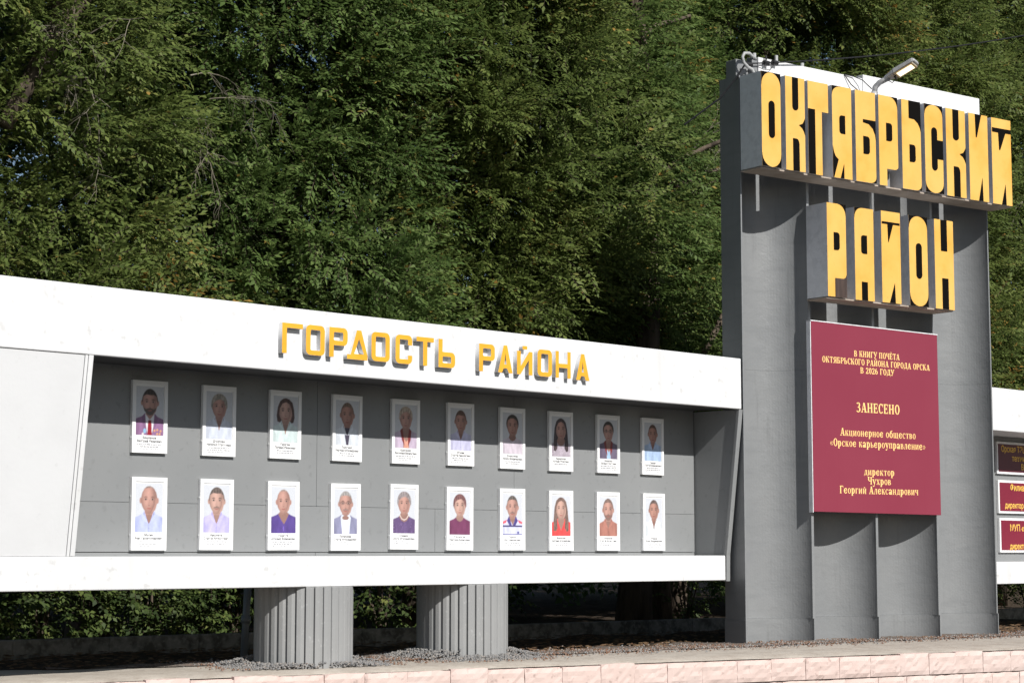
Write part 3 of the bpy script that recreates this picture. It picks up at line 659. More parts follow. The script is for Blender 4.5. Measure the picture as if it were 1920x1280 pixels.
m.build('fluted_shaft', GREY, py)
m = MB(); m.prism([(-.006, RV-.006)]+[(u, y-.012) for u, y in flute_plan(.40, .012)]+[(4.006, RV-.006), (4.006, .345), (3.72, .63), (.28, .63), (-.006, .345)], G-.1, .899)
m.build('plinth', GREY, py)
m = MB(); m.box(.285, 1.90, .03, .14, 6.66, 6.905); m.box(1.905, 3.895, .026, .14, 6.66, 6.95)
m.build('top_board', WHITE, py, bevel=.006)
for (u, y, z) in [(.36, .17, 6.985), (.69, .17, 7.01), (1.09, .17, 6.985)]:
    m = MB(); m.tube([(u, y, 6.66), (u, y, z)], .020, 8); m.build('pipe_stub', PVC, py, smooth=True)

# block letters
def stadium(x0, y0, x1, y1, ry, sides='tb', n=5):
    cx_ = (x0+x1)/2; rx = (x1-x0)/2
    P = []
    P += arc(cx_, y1-ry, rx, ry, 0, 180, 2*n) if 't' in sides else [(x1, y1), (x0, y1)]
    P += arc(cx_, y0+ry, rx, ry, 180, 360, 2*n) if 'b' in sides else [(x0, y0), (x1, y0)]
    return P
def rcut(x0, y0, x1, y1, right=True, r=(.12, .035)):      # slot with one rounded side
    rx, ry = r
    if right: return [(x0,y0)]+arc(x1-rx,y0+ry,rx,ry,270,360,4)+arc(x1-rx,y1-ry,rx,ry,0,90,4)+[(x0,y1)]
    return [(x1,y1)]+arc(x0+rx,y1-ry,rx,ry,90,180,4)+arc(x0+rx,y0+ry,rx,ry,180,270,4)+[(x1,y0)]
def corner(which, rx, ry, n=7):
    if which == 'tl': return [(0,1)]+arc(rx,1-ry,rx,ry,180,90,n)[0:]+[]
    if which == 'tr': return [(1,1)]+arc(1-rx,1-ry,rx,ry,90,0,n)
    if which == 'bl': return [(0,0)]+arc(rx,ry,rx,ry,270,180,n)
    if which == 'br': return [(1,0)]+arc(1-rx,ry,rx,ry,360,270,n)
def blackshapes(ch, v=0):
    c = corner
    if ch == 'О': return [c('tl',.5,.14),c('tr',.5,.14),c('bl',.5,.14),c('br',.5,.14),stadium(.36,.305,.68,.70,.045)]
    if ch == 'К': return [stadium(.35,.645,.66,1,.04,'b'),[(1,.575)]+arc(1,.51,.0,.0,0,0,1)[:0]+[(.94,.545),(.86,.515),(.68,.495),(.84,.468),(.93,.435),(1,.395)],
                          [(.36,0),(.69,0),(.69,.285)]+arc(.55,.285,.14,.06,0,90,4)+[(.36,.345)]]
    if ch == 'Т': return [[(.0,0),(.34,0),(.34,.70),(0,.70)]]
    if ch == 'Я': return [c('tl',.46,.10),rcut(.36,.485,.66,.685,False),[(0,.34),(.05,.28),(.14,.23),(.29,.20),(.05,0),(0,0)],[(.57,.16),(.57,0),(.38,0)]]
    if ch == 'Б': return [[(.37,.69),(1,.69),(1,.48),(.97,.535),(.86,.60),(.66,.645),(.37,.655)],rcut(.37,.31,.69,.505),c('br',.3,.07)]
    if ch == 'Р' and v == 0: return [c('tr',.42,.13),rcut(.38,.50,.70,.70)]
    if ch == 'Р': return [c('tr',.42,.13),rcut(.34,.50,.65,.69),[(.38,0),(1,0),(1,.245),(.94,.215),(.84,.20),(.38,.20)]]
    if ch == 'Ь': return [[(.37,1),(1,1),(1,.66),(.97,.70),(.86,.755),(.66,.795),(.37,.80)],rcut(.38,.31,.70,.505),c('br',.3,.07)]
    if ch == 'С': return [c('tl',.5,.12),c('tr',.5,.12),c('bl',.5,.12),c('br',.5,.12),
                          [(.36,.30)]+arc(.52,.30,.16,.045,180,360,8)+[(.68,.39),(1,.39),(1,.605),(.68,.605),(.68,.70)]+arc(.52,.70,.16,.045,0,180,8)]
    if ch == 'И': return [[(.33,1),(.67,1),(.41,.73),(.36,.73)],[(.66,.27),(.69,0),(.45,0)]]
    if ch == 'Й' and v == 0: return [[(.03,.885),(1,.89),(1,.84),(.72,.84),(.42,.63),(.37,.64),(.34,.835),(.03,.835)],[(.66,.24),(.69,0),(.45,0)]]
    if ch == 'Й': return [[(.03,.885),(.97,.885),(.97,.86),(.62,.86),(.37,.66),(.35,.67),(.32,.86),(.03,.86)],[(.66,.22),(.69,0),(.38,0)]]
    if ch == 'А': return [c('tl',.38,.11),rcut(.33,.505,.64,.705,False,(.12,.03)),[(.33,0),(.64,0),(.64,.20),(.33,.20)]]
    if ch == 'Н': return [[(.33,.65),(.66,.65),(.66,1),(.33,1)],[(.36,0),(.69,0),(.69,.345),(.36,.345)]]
def block_sign(sign, word, spans, z0, z1, yf, yb, variant):
    inv = ROOTS[sign.name]; h = z1-z0
    for ch, (a, b) in zip(word, spans):
        wd = b-a
        prof = [(0,0),(1,0),(1,1),(0,1)]
        if ch == 'Т': prof = [(0,0),(.68,0),(.68,.685),(1,.685),(1,1),(0,1)]
        if ch == 'Р' and variant == 0: prof = [(0,0),(.40,0),(.40,.19),(.80,.19)]+arc(.80,.23,.2,.04,270,360,4)+[(1,1),(0,1)]
        P = [(x*wd, y*h) for x, y in prof]
        zt = z0 + rr.uniform(-.004,.004); yo = rr.uniform(-.004,.004)
        M = Matrix.Translation((a, yf+yo, zt)) @ UPR
        me = curve_mesh([P], yb-yf-.006, YELLOW, GREYS, 'letter'); me.transform(Matrix.Translation((0,0,-(yb-yf-.006)/2))); me.transform(M)
        body = me
        if ch == 'Т' or (ch == 'Р' and variant == 0):      # recess back behind the open part of the letter
            q = MB(); x0_ = (.68 if ch == 'Т' else .40)*wd; zt_ = (.685 if ch == 'Т' else .23)*h
            q.box(a+x0_+.002, b-.001, yf+.13, yf+.15, zt+.012, zt+zt_); rec = q.mesh('r', GREYW)
        ms = []; rec_ = rec if (ch == 'Т' or (ch == 'Р' and variant == 0)) else None
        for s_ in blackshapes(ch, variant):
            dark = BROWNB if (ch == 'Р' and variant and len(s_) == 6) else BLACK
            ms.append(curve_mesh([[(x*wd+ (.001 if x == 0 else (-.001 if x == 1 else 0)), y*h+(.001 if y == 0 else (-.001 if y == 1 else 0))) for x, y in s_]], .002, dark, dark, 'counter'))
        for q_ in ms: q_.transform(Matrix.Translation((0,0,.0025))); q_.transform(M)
        obj('letter', join([body]+ms+([rec_] if rec_ else []), 'letter'), sign, inv=inv)

YFR = -.30
s1 = tthing('block_letter_sign', 'long upper sign of yellow faced block letters across the pylon top', 'sign', 2.0, -.1, 5.6)
SP1 = [(0,.279),(.35,.638),(.691,1.0),(1.058,1.358),(1.418,1.736),(1.792,2.097),(2.164,2.475),(2.541,2.844),(2.909,3.24),(3.304,3.634),(3.705,4.05)]
block_sign(s1, 'ОКТЯБРЬСКИЙ', SP1, 5.63, 6.645, YFR, RV-.004, 0)
m = MB(); m.box(0.0, 4.05, -.275, RV-.006, 5.612, 5.626)
m.build('bottom_plate', PLATE, s1)
s2 = tthing('block_letter_sign', 'short lower sign of five yellow faced block letters above the red board', 'sign', 2.0, -.1, 4.3)
SP2 = [(.965,1.255),(1.39,1.69),(1.815,2.12),(2.262,2.565),(2.682,3.0)]
block_sign(s2, 'РАЙОН', SP2, 4.328, 5.345, -.285, RV-.004, 1)
m = MB(); m.box(.965, 3.0, -.262, RV-.006, 4.310, 4.324); m.build('bottom_plate', PLATE, s2)

# ------------------------------------------------------------------ red board with serif lettering
T_, t_ = .20, .085
def ring(cx, cy, rx, ry, a0, a1, n=14):
    ri, si = max(.02, rx-T_), ry-t_
    out = []
    for i in range(n):
        b0 = a0+(a1-a0)*i/n; b1 = a0+(a1-a0)*(i+1)/n
        p = lambda a, X, Y: (cx+X*math.cos(math.radians(a)), cy+Y*math.sin(math.radians(a)))
        out.append([p(b0,ri,si), p(b0,rx,ry), p(b1,rx,ry), p(b1,ri,si)])
    return out
def stem(x, y0=0, y1=1, s='bt', wdt=None):
    wdt = wdt or T_; P = [[(x,y0),(x+wdt,y0),(x+wdt,y1),(x,y1)]]
    if 'b' in s: P.append([(x-.07,y0),(x+wdt+.07,y0),(x+wdt+.07,y0+.06),(x-.07,y0+.06)])
    if 't' in s: P.append([(x-.07,y1-.06),(x+wdt+.07,y1-.06),(x+wdt+.07,y1),(x-.07,y1)])
    return P
def bar(x0, x1, y): return [[(x0,y),(x1,y),(x1,y+t_),(x0,y+t_)]]
def dia(x0, y0, x1, y1, wd): return [[(x0,y0),(x0+wd,y0),(x1+wd,y1),(x1,y1)]]
def glyph(c):
    """returns (polygons, advance) at cap height 1"""
    U = c.upper()
    small = {'а': (ring(.25,.17,.25,.19,0,360)+stem(.42,0,.5,'b')+ring(.31,.46,.31,.25,10,170), .76),
             'р': (stem(.08,-.28,.70,'bt')+ring(.36,.35,.32,.37,-140,140), .78), 'у': (dia(.02,.70,.30,.10,.20)+dia(.58,.70,.24,-.28,.09)+bar(-.04,.30,.63)+bar(.48,.76,.63)+ring(.17,-.16,.12,.13,170,360), .76),
             'е': (ring(.36,.35,.35,.37,25,330)+bar(.15,.66,.33), .76), 'б': (ring(.37,.35,.36,.37,0,360)+[[(.03,.35),(.2,.35),(.24,.72),(.10,.66)],[(.10,.66),(.24,.72),(.62,.90),(.62,1.02),(.2,.86)]], .80),
             'ё': None}
    if c in small and small[c]: return small[c]
    if c.islower():
        P, a = glyph(U); return [[(x*.78, y*.70) for x, y in q] for q in P], a*.78+.02
    g = {'В': (stem(.08)+ring(.40,.75,.30,.25,-90,90)+ring(.42,.27,.36,.27,-90,90)+bar(.2,.44,.0)+bar(.2,.42,.5-.04)+bar(.2,.42,1-t_), .86),
         'К': (stem(.08)+dia(.30,.42,.62,1,.10)+dia(.60,0,.36,.56,.22)+bar(.54,.88,0)+bar(.54,.82,1-.06), .92),
         'Н': (stem(.08)+stem(.62)+bar(.2,.7,.46), .98), 'И': (stem(.08)+stem(.64)+dia(.24,.10,.58,.84,.10), 1.0), 'Й': (stem(.08)+stem(.64)+dia(.24,.10,.58,.84,.10)+ring(.46,1.28,.2,.19,190,350), 1.0),
         'Г': (stem(.08)+bar(.2,.70,1-t_)+[[(.62,1),(.70,1),(.72,.72),(.66,.72)]], .76), 'П': (stem(.08)+stem(.62)+bar(.2,.7,1-t_), .98),
         'У': (dia(.04,1,.34,.34,.23)+dia(.72,1,.30,0,.10)+bar(-.03,.34,.94)+bar(.60,.92,.94)+ring(.22,.13,.16,.15,180,360), .90),
         'О': (ring(.42,.5,.40,.53,0,360), .86), 'С': (ring(.42,.5,.40,.53,42,318)+[[(.68,.66),(.76,.66),(.76,1.0),(.70,1.0)]], .82),
         'Ч': (stem(.58)+ring(.36,.74,.30,.32,180,280)+bar(.3,.6,.42)+[[(.06,.72),(.26,.72),(.26,1),(.06,1)]]+bar(0,.33,.94), .90),
         'Е': (stem(.08)+bar(.2,.68,0)+bar(.2,.54,.47)+bar(.2,.66,1-t_)+[[(.62,0),(.70,0),(.72,.28),(.66,.28)],[(.60,1),(.68,1),(.70,.74),(.64,.74)],[(.50,.36),(.56,.36),(.56,.66),(.50,.66)]], .80),
         'Т': (stem(.33,0,1,'b')+bar(.02,.84,1-t_)+[[(.02,1),(.09,1),(.06,.70),(0,.70)],[(.77,1),(.84,1),(.86,.70),(.80,.70)]], .88),
         'А': (dia(.08,0,.38,1,.09)+dia(.62,0,.36,1,.22)+bar(.2,.66,.28)+bar(-.02,.28,0)+bar(.52,.94,0), .96),
         'Я': (stem(.60)+ring(.40,.72,.34,.28,90,270)+bar(.38,.64,1-t_)+bar(.38,.64,.44)+dia(.08,0,.34,.46,.20)+bar(0,.30,0), .92),
         'Б': (stem(.08)+bar(.2,.70,1-t_)+[[(.63,1),(.70,1),(.72,.74),(.66,.74)]]+ring(.42,.28,.36,.28,-90,90)+bar(.2,.44,0)+bar(.2,.44,.48), .86),
         'Р': (stem(.08)+ring(.42,.72,.36,.28,-90,90)+bar(.2,.44,1-t_)+bar(.2,.44,.44), .84), 'Ь': (stem(.08)+ring(.42,.28,.36,.28,-90,90)+bar(.2,.44,0)+bar(.2,.44,.48), .84),
         'Д': (dia(.16,.06,.34,1,.10)+stem(.58,.04,1,'')+bar(.3,.72,1-t_)+bar(.02,.92,.05)+[[(.02,-.2),(.10,-.2),(.10,.1),(.02,.1)],[(.84,-.2),(.92,-.2),(.92,.1),(.84,.1)]], .96),
         'Л': (dia(.10,0,.34,1,.10)+stem(.58,0,1,'b')+bar(.3,.84,1-t_)+bar(-.02,.28,0), .94),
         'З': (ring(.34,.75,.32,.27,-80,150)+ring(.34,.28,.36,.30,-150,80)+bar(.26,.44,.47), .78),
         'Ц': (stem(.08,0,1,'t')+stem(.60,0,1,'t')+bar(.06,.92,0)+[[(.84,-.2),(.92,-.2),(.92,.06),(.84,.06)]], .98),
         'Щ': (stem(.08,0,1,'t')+stem(.54,0,1,'t')+stem(1.0,0,1,'t')+bar(.06,1.34,0)+[[(1.26,-.2),(1.34,-.2),(1.34,.06),(1.26,.06)]], 1.40),
         'Х': (dia(.60,0,.06,1,.22)+dia(.06,0,.64,1,.10)+bar(0,.32,0)+bar(.52,.90,0)+bar(0,.34,.94)+bar(.52,.86,.94), .92),
         '2': (ring(.32,.72,.32,.29,0,175)+dia(.02,.06,.44,.70,.18)+bar(0,.64,0)+bar(0,.62,.05)+[[(.56,0),(.64,0),(.66,.26),(.60,.26)]], .72), '0': (ring(.33,.5,.32,.52,0,360), .70),
         '6': (ring(.33,.32,.32,.33,0,360)+ring(.45,.46,.44,.54,95,185), .72), '«': (dia(.02,.36,.22,.62,.08)+dia(.22,.10,.02,.36,.08)+dia(.26,.36,.46,.62,.08)+dia(.46,.10,.26,.36,.08), .62),
         '»': (dia(.22,.36,.02,.62,.08)+dia(.02,.10,.22,.36,.08)+dia(.46,.36,.26,.62,.08)+dia(.26,.10,.46,.36,.08), .62), ' ': ([], .42)}
    if U == 'Ё': P, a = g['Е']; return P+[[(.16,1.12),(.28,1.12),(.28,1.24),(.16,1.24)],[(.42,1.12),(.54,1.12),(.54,1.24),(.42,1.24)]], a
    return g[U]
def serif_line(mb, text, uc, z, width, cap, y):
    x = 0; polys = []
    for ch in text:
        P, a = glyph(ch); polys += [[(px+x, py_) for px, py_ in q] for q in P]; x += a+.05
    k = width/(x-.05)
    for i, q in enumerate(polys):
        mb.add([(uc-width/2+px*k, y-.0004-.00002*(i % 12), z-cap/2+py_*cap) for px, py_ in q], [tuple(range(len(q)))])
bd = tthing('red_board', 'large maroon board with gold serif lettering hung on the grey pylon', 'board', 1.97, -.0, 3.05)
m = MB()
bz = [(.958, 2.035), (2.985, 2.018), (2.985, 4.062), (.958, 4.085)]
m.add([(a, -.03, b) for a, b in bz]+[(a, RV-.003, b) for a, b in bz], [(0,1,2,3),(7,6,5,4),(0,4,5,1),(1,5,6,2),(2,6,7,3),(3,7,4,0)])
m.build('panel', MAROON, bd, bevel=.002)
m = MB()
for (a, b, c, d) in [(.948,.957,2.025,4.095)]: m.box(a, b, -.026, RV-.002, c, d)
m.add([(.948,-.034,4.086),(2.99,-.034,4.063),(2.99,RV-.002,4.063),(.948,RV-.002,4.086),(.948,-.034,4.096),(2.99,-.034,4.073),(2.99,RV-.002,4.073),(.948,RV-.002,4.096)], [(0,3,2,1),(4,5,6,7),(0,1,5,4),(1,2,6,5),(2,3,7,6),(3,0,4,7)])
m.build('metal_edge', GREYS, bd)
m = MB()
for (tx, z, wd, cp) in [('В КНИГУ ПОЧЁТА', 3.772, .735, .066), ('ОКТЯБРЬСКОГО РАЙОНА ГОРОДА ОРСКА', 3.682, 1.73, .066), ('В 2026 ГОДУ', 3.592, .546, .066), ('ЗАНЕСЕНО', 3.182, .70, .105),
                     ('Акционерное общество', 2.905, 1.21, .082), ('«Орское карьероуправление»', 2.787, 1.53, .082), ('директор', 2.482, .49, .080), ('Чухров', 2.382, .374, .082), ('Георгий Александрович', 2.278, 1.257, .082)]:
    serif_line(m, tx, 1.985, z, wd, cp, -.0305)
m.build('lettering', GOLD, bd)

# ------------------------------------------------------------------ street lamp head on the sign, cables, pipe bend
lp = tthing('floodlight', 'grey LED street lamp on a bent arm above the block letters', 'lamp', 1.93, -.15, 6.65)
m = MB(); m.tube([(1.90,-.14,6.64),(1.905,-.14,6.72)], [.045,.036], 10); m.tube([(1.905,-.14,6.70),(1.91,-.15,6.77),(1.925,-.20,6.815),(1.95,-.32,6.85)], [.032,.032,.031,.030], 10)
m.build('arm', LAMPG, lp, smooth=True)
H0 = Vector((1.945,-.29,6.845)); dv = Vector((.09,-.30,.13)).normalized(); sv = dv.cross(Vector((0,0,1))).normalized(); uv = sv.cross(dv)
rl = math.radians(16); sv, uv = sv*math.cos(rl)+uv*math.sin(rl), uv*math.cos(rl)-sv*math.sin(rl)
def lb(mb, a0, a1, w0, w1, h0, h1, dz0=0, dz1=0):
    c = []
    for (a, wd, h, dz) in [(a0, w0, h0, dz0), (a1, w1, h1, dz1)]:
        for (s_, t) in [(-1,0),(1,0),(.75,1),(-.75,1)]: c.append(tuple(H0+dv*a+sv*wd*s_+uv*(h*t+dz)))
    mb.add(c, [(0,1,2,3),(7,6,5,4),(0,4,5,1),(1,5,6,2),(2,6,7,3),(3,7,4,0)])
m = MB(); lb(m, -.02, .11, .030, .062, .05, .062, -.018, -.022); lb(m, .111, .37, .064, .067, .070, .062, -.026, -.026); lb(m, .371, .392, .067, .05, .06, .028, -.024, -.016)
m.build('housing', LAMPG, lp, bevel=.008)
m = MB(); lb(m, .12, .36, .063, .063, .010, .010, -.037, -.037); m.build('lens_frame', LAMPF, lp)
m = MB(); lb(m, .145, .335, .041, .041, .004, .004, -.042, -.042); m.build('led_panel', LED, lp)
m = MB(); m.tube([tuple(H0+dv*.10+uv*-.03), tuple(H0+dv*.11+uv*-.09)], .012, 8); m.tube([tuple(H0+dv*.09+uv*-.08), tuple(H0+dv*.05+uv*-.09), tuple(H0+dv*.01+uv*-.03)], .005, 5); m.build('sensor', CABLE, lp)
m = MB(); m.tube([(1.90,-.10,6.70),(1.80,-.05,6.70),(1.68,0,6.80),(1.60,.02,6.90)], .006, 5); m.tube([(1.91,-.10,6.76),(1.83,-.04,6.86),(1.74,.01,6.90),(1.60,.02,6.905)], .006, 5); m.build('lamp_wire', CABLE, lp)

cb = tthing('overhead_cable', 'black overhead cable with clamps strung past the top of the pylon', 'cable', 2.0, .0, 6.8)
m = MB(); P = []
for i in range(40):
    t = i/39; u = .10 + 9.5*t; P.append((u, .012-.35*t, 6.80 + .168*(u-.1) + (.012*(u-.1)**2 if u < 5 else .012*24+.11*(u-5))))
m.tube(P, .008, 5); m.tube([(-.55,.30,6.10),(-.2,.12,6.40),(-.02,.05,6.64),(.06,.02,6.77),(.10,.012,6.80)], .010, 5)
m.build('wire', CABLE, cb)
for u in (.37, .50):
    m = MB(); m.tube([(u-.035,.0,6.80+.168*(u-.1)),(u+.035,.0,6.80+.168*(u-.1))], .028, 8); m.tube([(u,.0,6.83+.168*(u-.1)),(u,.0,6.88+.168*(u-.1))], .010, 6); m.build('clamp', CABLE, cb)
m = MB()
m.tube([(.08,.02,6.79),(.17,.015,6.80)], .026, 8); m.build('splice', CABLE, cb)
m = MB(); m.tube([(.22,.0,6.79),(.32,-.01,6.765),(.42,-.01,6.775),(.48,.0,6.84)], .004, 5); m.build('slack_wire', CABLE, cb)
pb_ = tthing('conduit_pipe', 'bent pale plastic conduit at the top left corner of the pylon', 'pipe', .1, .02, 6.65)
m = MB(); m.tube([(.20,.0,6.62),(.195,.0,6.70),(.16,.0,6.745),(.10,.0,6.76),(.04,.0,6.80),(.02,.0,6.86),(.05,.0,6.905),(.12,.0,6.915),(.19,.03,6.90),(.27,.05,6.88)], .017, 8); m.build('pipe', PVC, pb_, smooth=True)
jb = tthing('junction_box', 'small grey box behind the conduit at the pylon top left corner', 'junction box', .1, .2, 6.67)
m = MB(); m.box(.02, .20, .10, .26, 6.667, 6.86); m.box(.205, .283, .045, .135, 6.667, 6.90); m.build('box', GREY, jb, bevel=.006)

# ------------------------------------------------------------------ vegetation
def leaf_templates(nleaf, L, Wd, leafl, leafw, k=6):
    out = []
    for q in range(k):
        V = []
        for i in range(nleaf):
            t = (i+.6)/nleaf; side = 1 if i % 2 else -1
            base = np.array([L*t, 0, -.10*L*t*t + RNG.normal(0, .004)])
            ang = math.radians(RNG.uniform(35, 65)) if i < nleaf-1 else 0.1
            d = np.array([math.cos(ang), side*math.sin(ang), RNG.uniform(-.45, .15)]); d /= np.linalg.norm(d)
            up = np.array([RNG.normal(0,.24), RNG.normal(0,.24), 1.0]); wv = np.cross(up, d); wv /= np.linalg.norm(wv); nv = np.cross(d, wv)
            l = leafl*RNG.uniform(.7, 1.15); wd = leafw*RNG.uniform(.8, 1.15)
            V += [base+d*.004, base+d*l*.45+wv*wd*.5+nv*wd*.12, base+d*l-nv*l*.08, base+d*l*.45-wv*wd*.5+nv*wd*.12]
        # stem quad
        V += [np.array([0,.0022,0]), np.array([0,-.0022,0]), np.array([L,-.001,-.1*L]), np.array([L,.001,-.1*L])]
        out.append(np.array(V))
    return out
def foliage(name, P, D, templates, mats, scale, parent, inv, tintbase, flat=.7):
    """P twig origins (n,3), D axis directions, tintbase per twig (n,)"""
    n = len(P); T = np.stack([templates[i] for i in RNG.integers(0, len(templates), n)])
    nv = T.shape[1]; nl = nv//4
    ax = D/np.linalg.norm(D, axis=1, keepdims=True)
    up = np.stack([RNG.normal(0, 1-flat, n), RNG.normal(-.45, 1-flat, n), np.full(n, 1.0)], 1) + RNG.normal(0, .25, (n, 3))
    ay = np.cross(up, ax); ay /= np.linalg.norm(ay, axis=1, keepdims=True)+1e-9; az = np.cross(ax, ay)
    S = (scale*RNG.uniform(.75, 1.25, n))[:, None, None]
    W = P[:, None, :] + S*(T[:, :, 0:1]*ax[:, None] + T[:, :, 1:2]*ay[:, None] + T[:, :, 2:3]*az[:, None])
    tint = np.clip(tintbase[:, None] + RNG.normal(0, .13, (n, nl)), 0, 1)
    rare = RNG.random((n, nl)) < .0025; tint[rare] = 1.0
    midx = np.zeros((n, nl), int); midx[:, -1] = 1
    W = W.reshape(-1, 3)
    M = np.array(inv); W = W @ M[:3, :3].T + M[:3, 3]
    Q = np.arange(n*nv).reshape(-1, 4)
    return obj(name, fast_mesh(name, W, Q, mats, tint.ravel(), midx.ravel()), parent)
TPL = leaf_templates(12, .36, .1, .078, .037)
TPL_W = leaf_templates(6, .30, .12, .125, .070)
TPL_BIG = leaf_templates(8, .7, .2, .20, .10, 4)
def lump(ang, z, seed): 
    return .55*math.sin(2*ang+seed+z*.9) + .45*math.sin(3.3*ang-seed*1.7-z*1.35) + .35*math.sin(z*2.1+seed*2.3+ang)
def tree(x, y, label, h=11.5, rx=2.2, z_lo=3.0, yo=-.55, leaf=LEAF_A, nclump=350, ntw=30, seed=0, lean=(0, 0), group='elms close behind the display', tr=.12, dens_top=True):
    r_ = random.Random(seed*13+5); g = np.random.default_rng(seed*7+3)
    t = thing('elm_tree', label, 'tree', (x, y, G), 0, group); inv = ROOTS[t.name]
    m = MB(); P = []; R = []
    for i in range(12):
        f = i/11; P.append((x+lean[0]*f*h+.18*math.sin(f*5+seed), y+lean[1]*f*h+.15*math.sin(f*4+seed*2), G-.1+f*h*.95)); R.append(tr*(1-f)**.7*(1.25 if i == 0 else 1)+.015)
    m.tube(P, R, 9)
    limbs = []
    for i in range(16):
        f = r_.uniform(.12, .92); k = f*11; a = r_.uniform(0, 2*PI); ii = min(10, int(k)); q = k-ii
        b = Vector(P[ii]).lerp(Vector(P[ii+1]), q); L_ = rx*r_.uniform(.75, 1.1)*(1-.35*f)
        pts = [b]
        for s in range(1, 6): 
            u = s/5; pts.append(b+Vector((math.cos(a)*L_*u+.08*r_.uniform(-1,1), math.sin(a)*L_*u+.08*r_.uniform(-1,1), L_*(.75*u-.35*u*u)+.06*r_.uniform(-1,1))))
        m.tube(pts, [tr*.34*(1-f*.6)*(1-.8*s/5)+.008 for s in range(6)], 6, cap=False); limbs.append(pts)
    m.build('trunk', BARK, t, smooth=True)
    TP = []; TD = []; TT = []
    for c in range(nclump):
        z = z_lo + (h-z_lo)*r_.random()**.95; fz = (z-z_lo)/(h-z_lo)
        a = r_.gauss(-PI/2-.35, 1.05) if r_.random() < .88 else r_.uniform(0, 2*PI)      # fuller on the sunny side
        rad = rx*(.80+.25*math.sin(PI*min(1, fz*1.15+.1)))*(1-.35*fz**3) + .42*lump(a, z, seed)
        rad *= (.55+.45*r_.random()**.4)
        k = min(10.999, fz*11*.95); ii = int(k); b = Vector(P[ii])
        cc = np.array([b.x+math.cos(a)*rad, b.y+yo+math.sin(a)*rad*.85, z])
        out = np.array([math.cos(a), math.sin(a), .25]); cr = r_.uniform(.22, .48); n = int(ntw*(cr/.36)**1.5)+4
        d = g.normal(0, 1, (n, 3)); d /= np.linalg.norm(d, axis=1, keepdims=True)
        o = cc + d*cr*g.random((n, 1))**.5*np.array([1, 1, .75])
        dr = d*.75 + out*.85 + np.array([0, 0, -.12]) + g.normal(0, .38, (n, 3))
        TP.append(o-out*.1); TD.append(dr); TT.append(np.full(n, r_.gauss(.46, .16)) + g.normal(0, .07, n))
    foliage('crown', np.vstack(TP), np.vstack(TD), TPL, [leaf, BARK], 1.0, t, inv, np.concatenate(TT))
    return t, limbs
TREES = [
 (9.6, 17.2, 'leafy elm above the far left end of the white fascia', dict(seed=1, leaf=LEAF_B, rx=2.1)),
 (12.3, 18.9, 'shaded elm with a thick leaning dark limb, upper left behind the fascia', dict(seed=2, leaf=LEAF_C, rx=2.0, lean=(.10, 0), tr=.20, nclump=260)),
 (13.9, 17.3, 'bushy elm directly behind the first fascia letters', dict(seed=3, leaf=LEAF_A, rx=2.1)),
 (16.4, 17.4, 'bright green elm rising behind the middle of the fascia lettering', dict(seed=4, leaf=LEAF_B, rx=2.3, nclump=370)),
 (18.5, 15.95, 'dense elm with a bare furrowed trunk showing under the stand', dict(seed=5, leaf=LEAF_A, rx=2.1, z_lo=3.0, yo=1.6, tr=.19, nclump=370)),
 (19.9, 17.0, 'slim elm filling the gap between the lettering end and the pylon', dict(seed=21, leaf=LEAF_B, rx=1.7, nclump=260, yo=.9, z_lo=2.4)),
 (21.2, 17.6, 'elm with a slanting pale limb close to the left side of the pylon', dict(seed=6, leaf=LEAF_A, rx=2.0, yo=.5)),
 (23.8, 17.9, 'elm directly behind the tall grey pylon', dict(seed=7, leaf=LEAF_B, rx=2.3, h=12.5)),
 (26.4, 18.2, 'olive green elm whose crown tops the white board of the pylon', dict(seed=8, leaf=LEAF_B, rx=2.4, h=12.5, nclump=370)),
 (29.2, 18.2, 'light leaved tree standing right of the pylon above the right wing', dict(seed=9, leaf=LEAF_B, rx=2.4, h=12.5, z_lo=1.0, nclump=390)),
 (32.3, 18.8, 'tall elm at the far right edge behind the right wing', dict(seed=10, leaf=LEAF_A, rx=2.4, h=13)),
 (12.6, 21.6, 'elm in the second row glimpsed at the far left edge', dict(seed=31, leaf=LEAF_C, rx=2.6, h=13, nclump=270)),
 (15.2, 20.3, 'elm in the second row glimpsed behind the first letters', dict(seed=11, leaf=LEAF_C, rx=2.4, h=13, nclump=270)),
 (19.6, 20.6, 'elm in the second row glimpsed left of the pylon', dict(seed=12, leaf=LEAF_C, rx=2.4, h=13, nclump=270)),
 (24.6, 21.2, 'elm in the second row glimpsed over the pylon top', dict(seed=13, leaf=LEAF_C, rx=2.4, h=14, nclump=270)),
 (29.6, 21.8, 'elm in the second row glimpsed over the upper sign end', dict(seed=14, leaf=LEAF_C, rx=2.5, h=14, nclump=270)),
]
for x, y, lab, kw in TREES: tree(x, y, lab, **kw)

# dry twigs hanging among the leaves
def twig_bundle(name, label, x, y, z, n, L_, seed, spread=1.0, down=.7):
    r_ = random.Random(seed); t = thing(name, label, 'branch', (x, y, z)); m = MB()
    def grow(p, d, ln, rad, lev):
        pts = [p]; dd = d.copy()
        for s in range(6):
            dd = (dd + Vector((r_.gauss(0,.18), r_.gauss(0,.18), r_.gauss(-.10*down,.16)))).normalized(); pts.append(pts[-1]+dd*ln/6)
        m.tube(pts, [rad*(1-.75*s/6) for s in range(7)], 4, cap=False)
        if lev > 0:
            for k in range(4): grow(pts[r_.randint(1,5)], (dd+Vector((r_.gauss(0,.8), r_.gauss(0,.8), r_.gauss(-.4*down,.6)))).normalized(), ln*.55, rad*.5, lev-1)
    for i in range(n): grow(Vector((x+r_.gauss(0,.2)*spread, y, z+r_.gauss(0,.15)*spread)), Vector((r_.gauss(.2,.7), r_.gauss(-.25,.3), r_.gauss(-.1,.5))).normalized(), L_*r_.uniform(.6,1.1), .007, 2)
    m.build('twigs', DRY, t)
